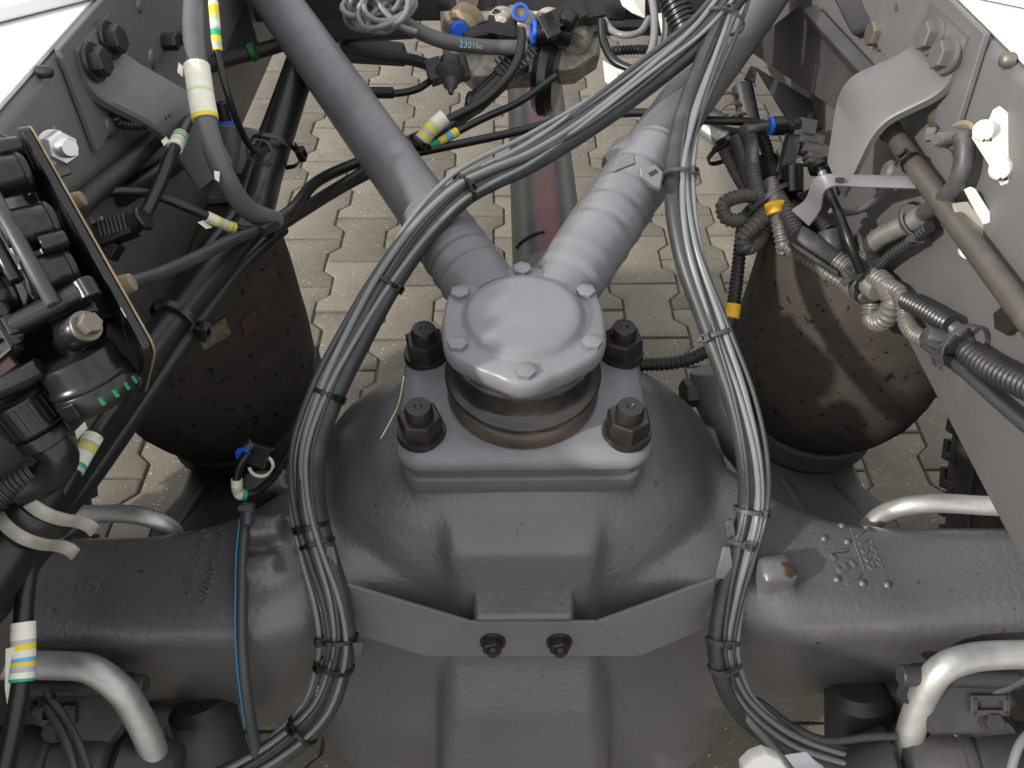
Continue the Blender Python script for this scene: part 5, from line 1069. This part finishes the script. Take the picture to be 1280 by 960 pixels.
# white plastic connector holders
def holder(px, py, zc, label, pts, nub):
    t = thing('white_holder', label, 'connector', P(px, py, zc), 'white plastic holders on the sunlit rail'); f_ = F(px, py, zc)
    MB(f_).prism([(a, b, -10) for a, b in pts], (0, 0, 16), ch=3).build('holder_plate', white_plastic, t, .001)
    for a, b, r_ in nub:
        MB(f_).cyl((a + 8, b + 2, -2), (a - 8, b - 2, 8), r_, 20, ch=.25).build('nub', white_plastic, t)
        for k in range(3): MB(f_).box((a - 4 + k * 4, b - r_ * .95, 6), (1.4, 5, 4)).build('slot', ink, t)
    return t
holder(1250, 190, .632, 'upper white plastic holder with two rounded nubs on the sunlit rail', [(-3, 57), (6, 50), (40, -20), (44, -66), (24, -60), (8, -42), (-12, -8), (-30, 20), (-28, 36), (-10, 40)], [(-20, 26, 13), (0, -22, 13)])
t = thing('white_holder', 'lower white plastic wedge holder partly behind the dark rod', 'connector', P(1215, 275, .66), 'white plastic holders on the sunlit rail'); f_ = F(1215, 275, .66)
MB(f_).prism([(-22, 22, -8), (-4, 24, -8), (36, -28, -8), (22, -48, -8), (-6, -28, -8)], (0, 0, 5)).build('wedge_base', pale_strap, t, .0008); MB(f_).prism([(-8, 40, -6), (-2, 38, -6), (38, -26, -6), (32, -36, -6)], (0, 0, 16), ch=2).build('wedge_fin', white_plastic, t, .0008)
MB(f_).cyl((-2, -36, -8), (-6, -40, 4), 10, 18).build('nub', white_plastic, t); MB(f_).prism([(4, -50, -6), (14, -48, -6), (28, -70, -6), (18, -74, -6)], (0, 0, 8), ch=1).build('lower_tab', white_plastic, t)
bolt(rail_r, P(1277, 398, .625), Vector((-1, -.2, .1)), .013, .014, .015, .003, m=oxide)
# white clip at the lower edge
wc = thing('white_clip', 'bright white plastic clip with a pale grey saddle at the foot of the right bundle', 'clip', P(985, 950, .70)); f_ = F(985, 952, .695)
MB(f_).prism([(-62, 4, 0), (-50, 16, 0), (-34, 22, 0), (-16, 14, 0), (-4, -2, 0), (-6, -30, 0), (-60, -30, 0)], (0, 0, 22), ch=5).build('clip_block', white_plastic, wc, .0012)
lightgrey = mat('pale_grey_plastic', (.42, .43, .46), .35)
MB().sheet([(f_ @ Vector((-12, 18, 20)), f_ @ Vector((14, 24, 24))), (f_ @ Vector((-4, 8, 24)), f_ @ Vector((22, 16, 30))), (f_ @ Vector((6, -6, 22)), f_ @ Vector((34, 6, 26))), (f_ @ Vector((10, -40, 10)), f_ @ Vector((46, -30, 8)))], .003, 6).build('saddle', lightgrey, wc)
MB(f_).prism([(8, -4, 22), (32, 4, 22), (38, -30, 22), (12, -30, 22)], (0, 0, 10), ch=3).build('saddle_block', lightgrey, wc, .001)
# dry grass stalk caught on the plate
cable('grass_stalk', [(505, 470, .69), (498, 505, .69), (486, 530, .69), (476, 548, .69)], .9, mat('dry_straw', (.5, .42, .25), .7), None, 6, 'dry grass stalk stuck beside the rear left nut', 'stalk')
# cables beside the shaded clamp and at the lower edge
cable('clip_lead', [(52, 868, .70), (66, 895, .69), (84, 930, .68), (100, 985, .67)], 5.5, cable_dark, None, 12, 'dark lead under the shaded bent pipe, nearer the hanging hose', 'cable')
cable('clip_lead', [(58, 866, .695), (80, 895, .69), (100, 932, .68), (118, 985, .67)], 4.5, cable_dark, None, 12, 'dark lead with a pale mark under the shaded bent pipe', 'cable')
tt = thing('clip_tie', 'small tie gathering the two leads under the shaded bent pipe', 'cable tie', P(55, 870, .69)); tie(tt, spline(pix([(50, 860, .69), (72, 905, .68)]), .006), 56, 872, .69, 20, 18, -40)
cable('clip_lead', [(1300, 905, .70), (1275, 930, .69), (1258, 985, .68)], 5.5, cable_grey, None, 12, 'grey lead dropping at the lower corner beyond the sunlit bent pipe', 'cable')
# blue-ringed sensor plug at the left shoulder of the axle
sp_ = thing('wheel_sensor_plug', 'black plug with a blue collar above the shaded shoulder of the axle', 'connector', P(315, 570, .78)); fx = F(313, 568, .77)
MB(fx).box((10, -2, -4), (28, 26, 20), Matrix.Rotation(R(-20), 3, 'Z')).build('plug_body', black_plastic, sp_, .001); MB(fx).cyl((-8, 2, 0), (2, 12, -6), 13, 20).build('plug_barrel', black_plastic, sp_)
MB(fx).lathe([(5, 0), (9, .5), (9.5, 4), (5, 5)], (-4, 1, 12), (-.3, -.2, 1), 24).build('blue_collar', blue_ring, sp_)
MB().tube(spline([fx @ Vector((14 + 15 * math.cos(a), -14 + 13 * math.sin(a), 2)) for a in [R(-170 + 24 * k) for k in range(11)]], n=30), 2.2 * .77 / FPX, 8).build('pale_ring', paper, sp_)
o, p, r = cable('plug_lead', [(309, 567, .755), (300, 580, .755), (296, 600, .76), (300, 618, .765), (318, 616, .77), (338, 600, .765), (358, 570, .75), (376, 535, .73)], 5.5, black_rubber, None, 12, 'black looped lead from the blue collared plug into the left bundle', 'cable')
sleeve(o, p, r, (295, 598), (310, 620), .762, [(.3, 0), (.15, 5), (.15, 4), (.2, 0), (.2, 2)], torn=False)
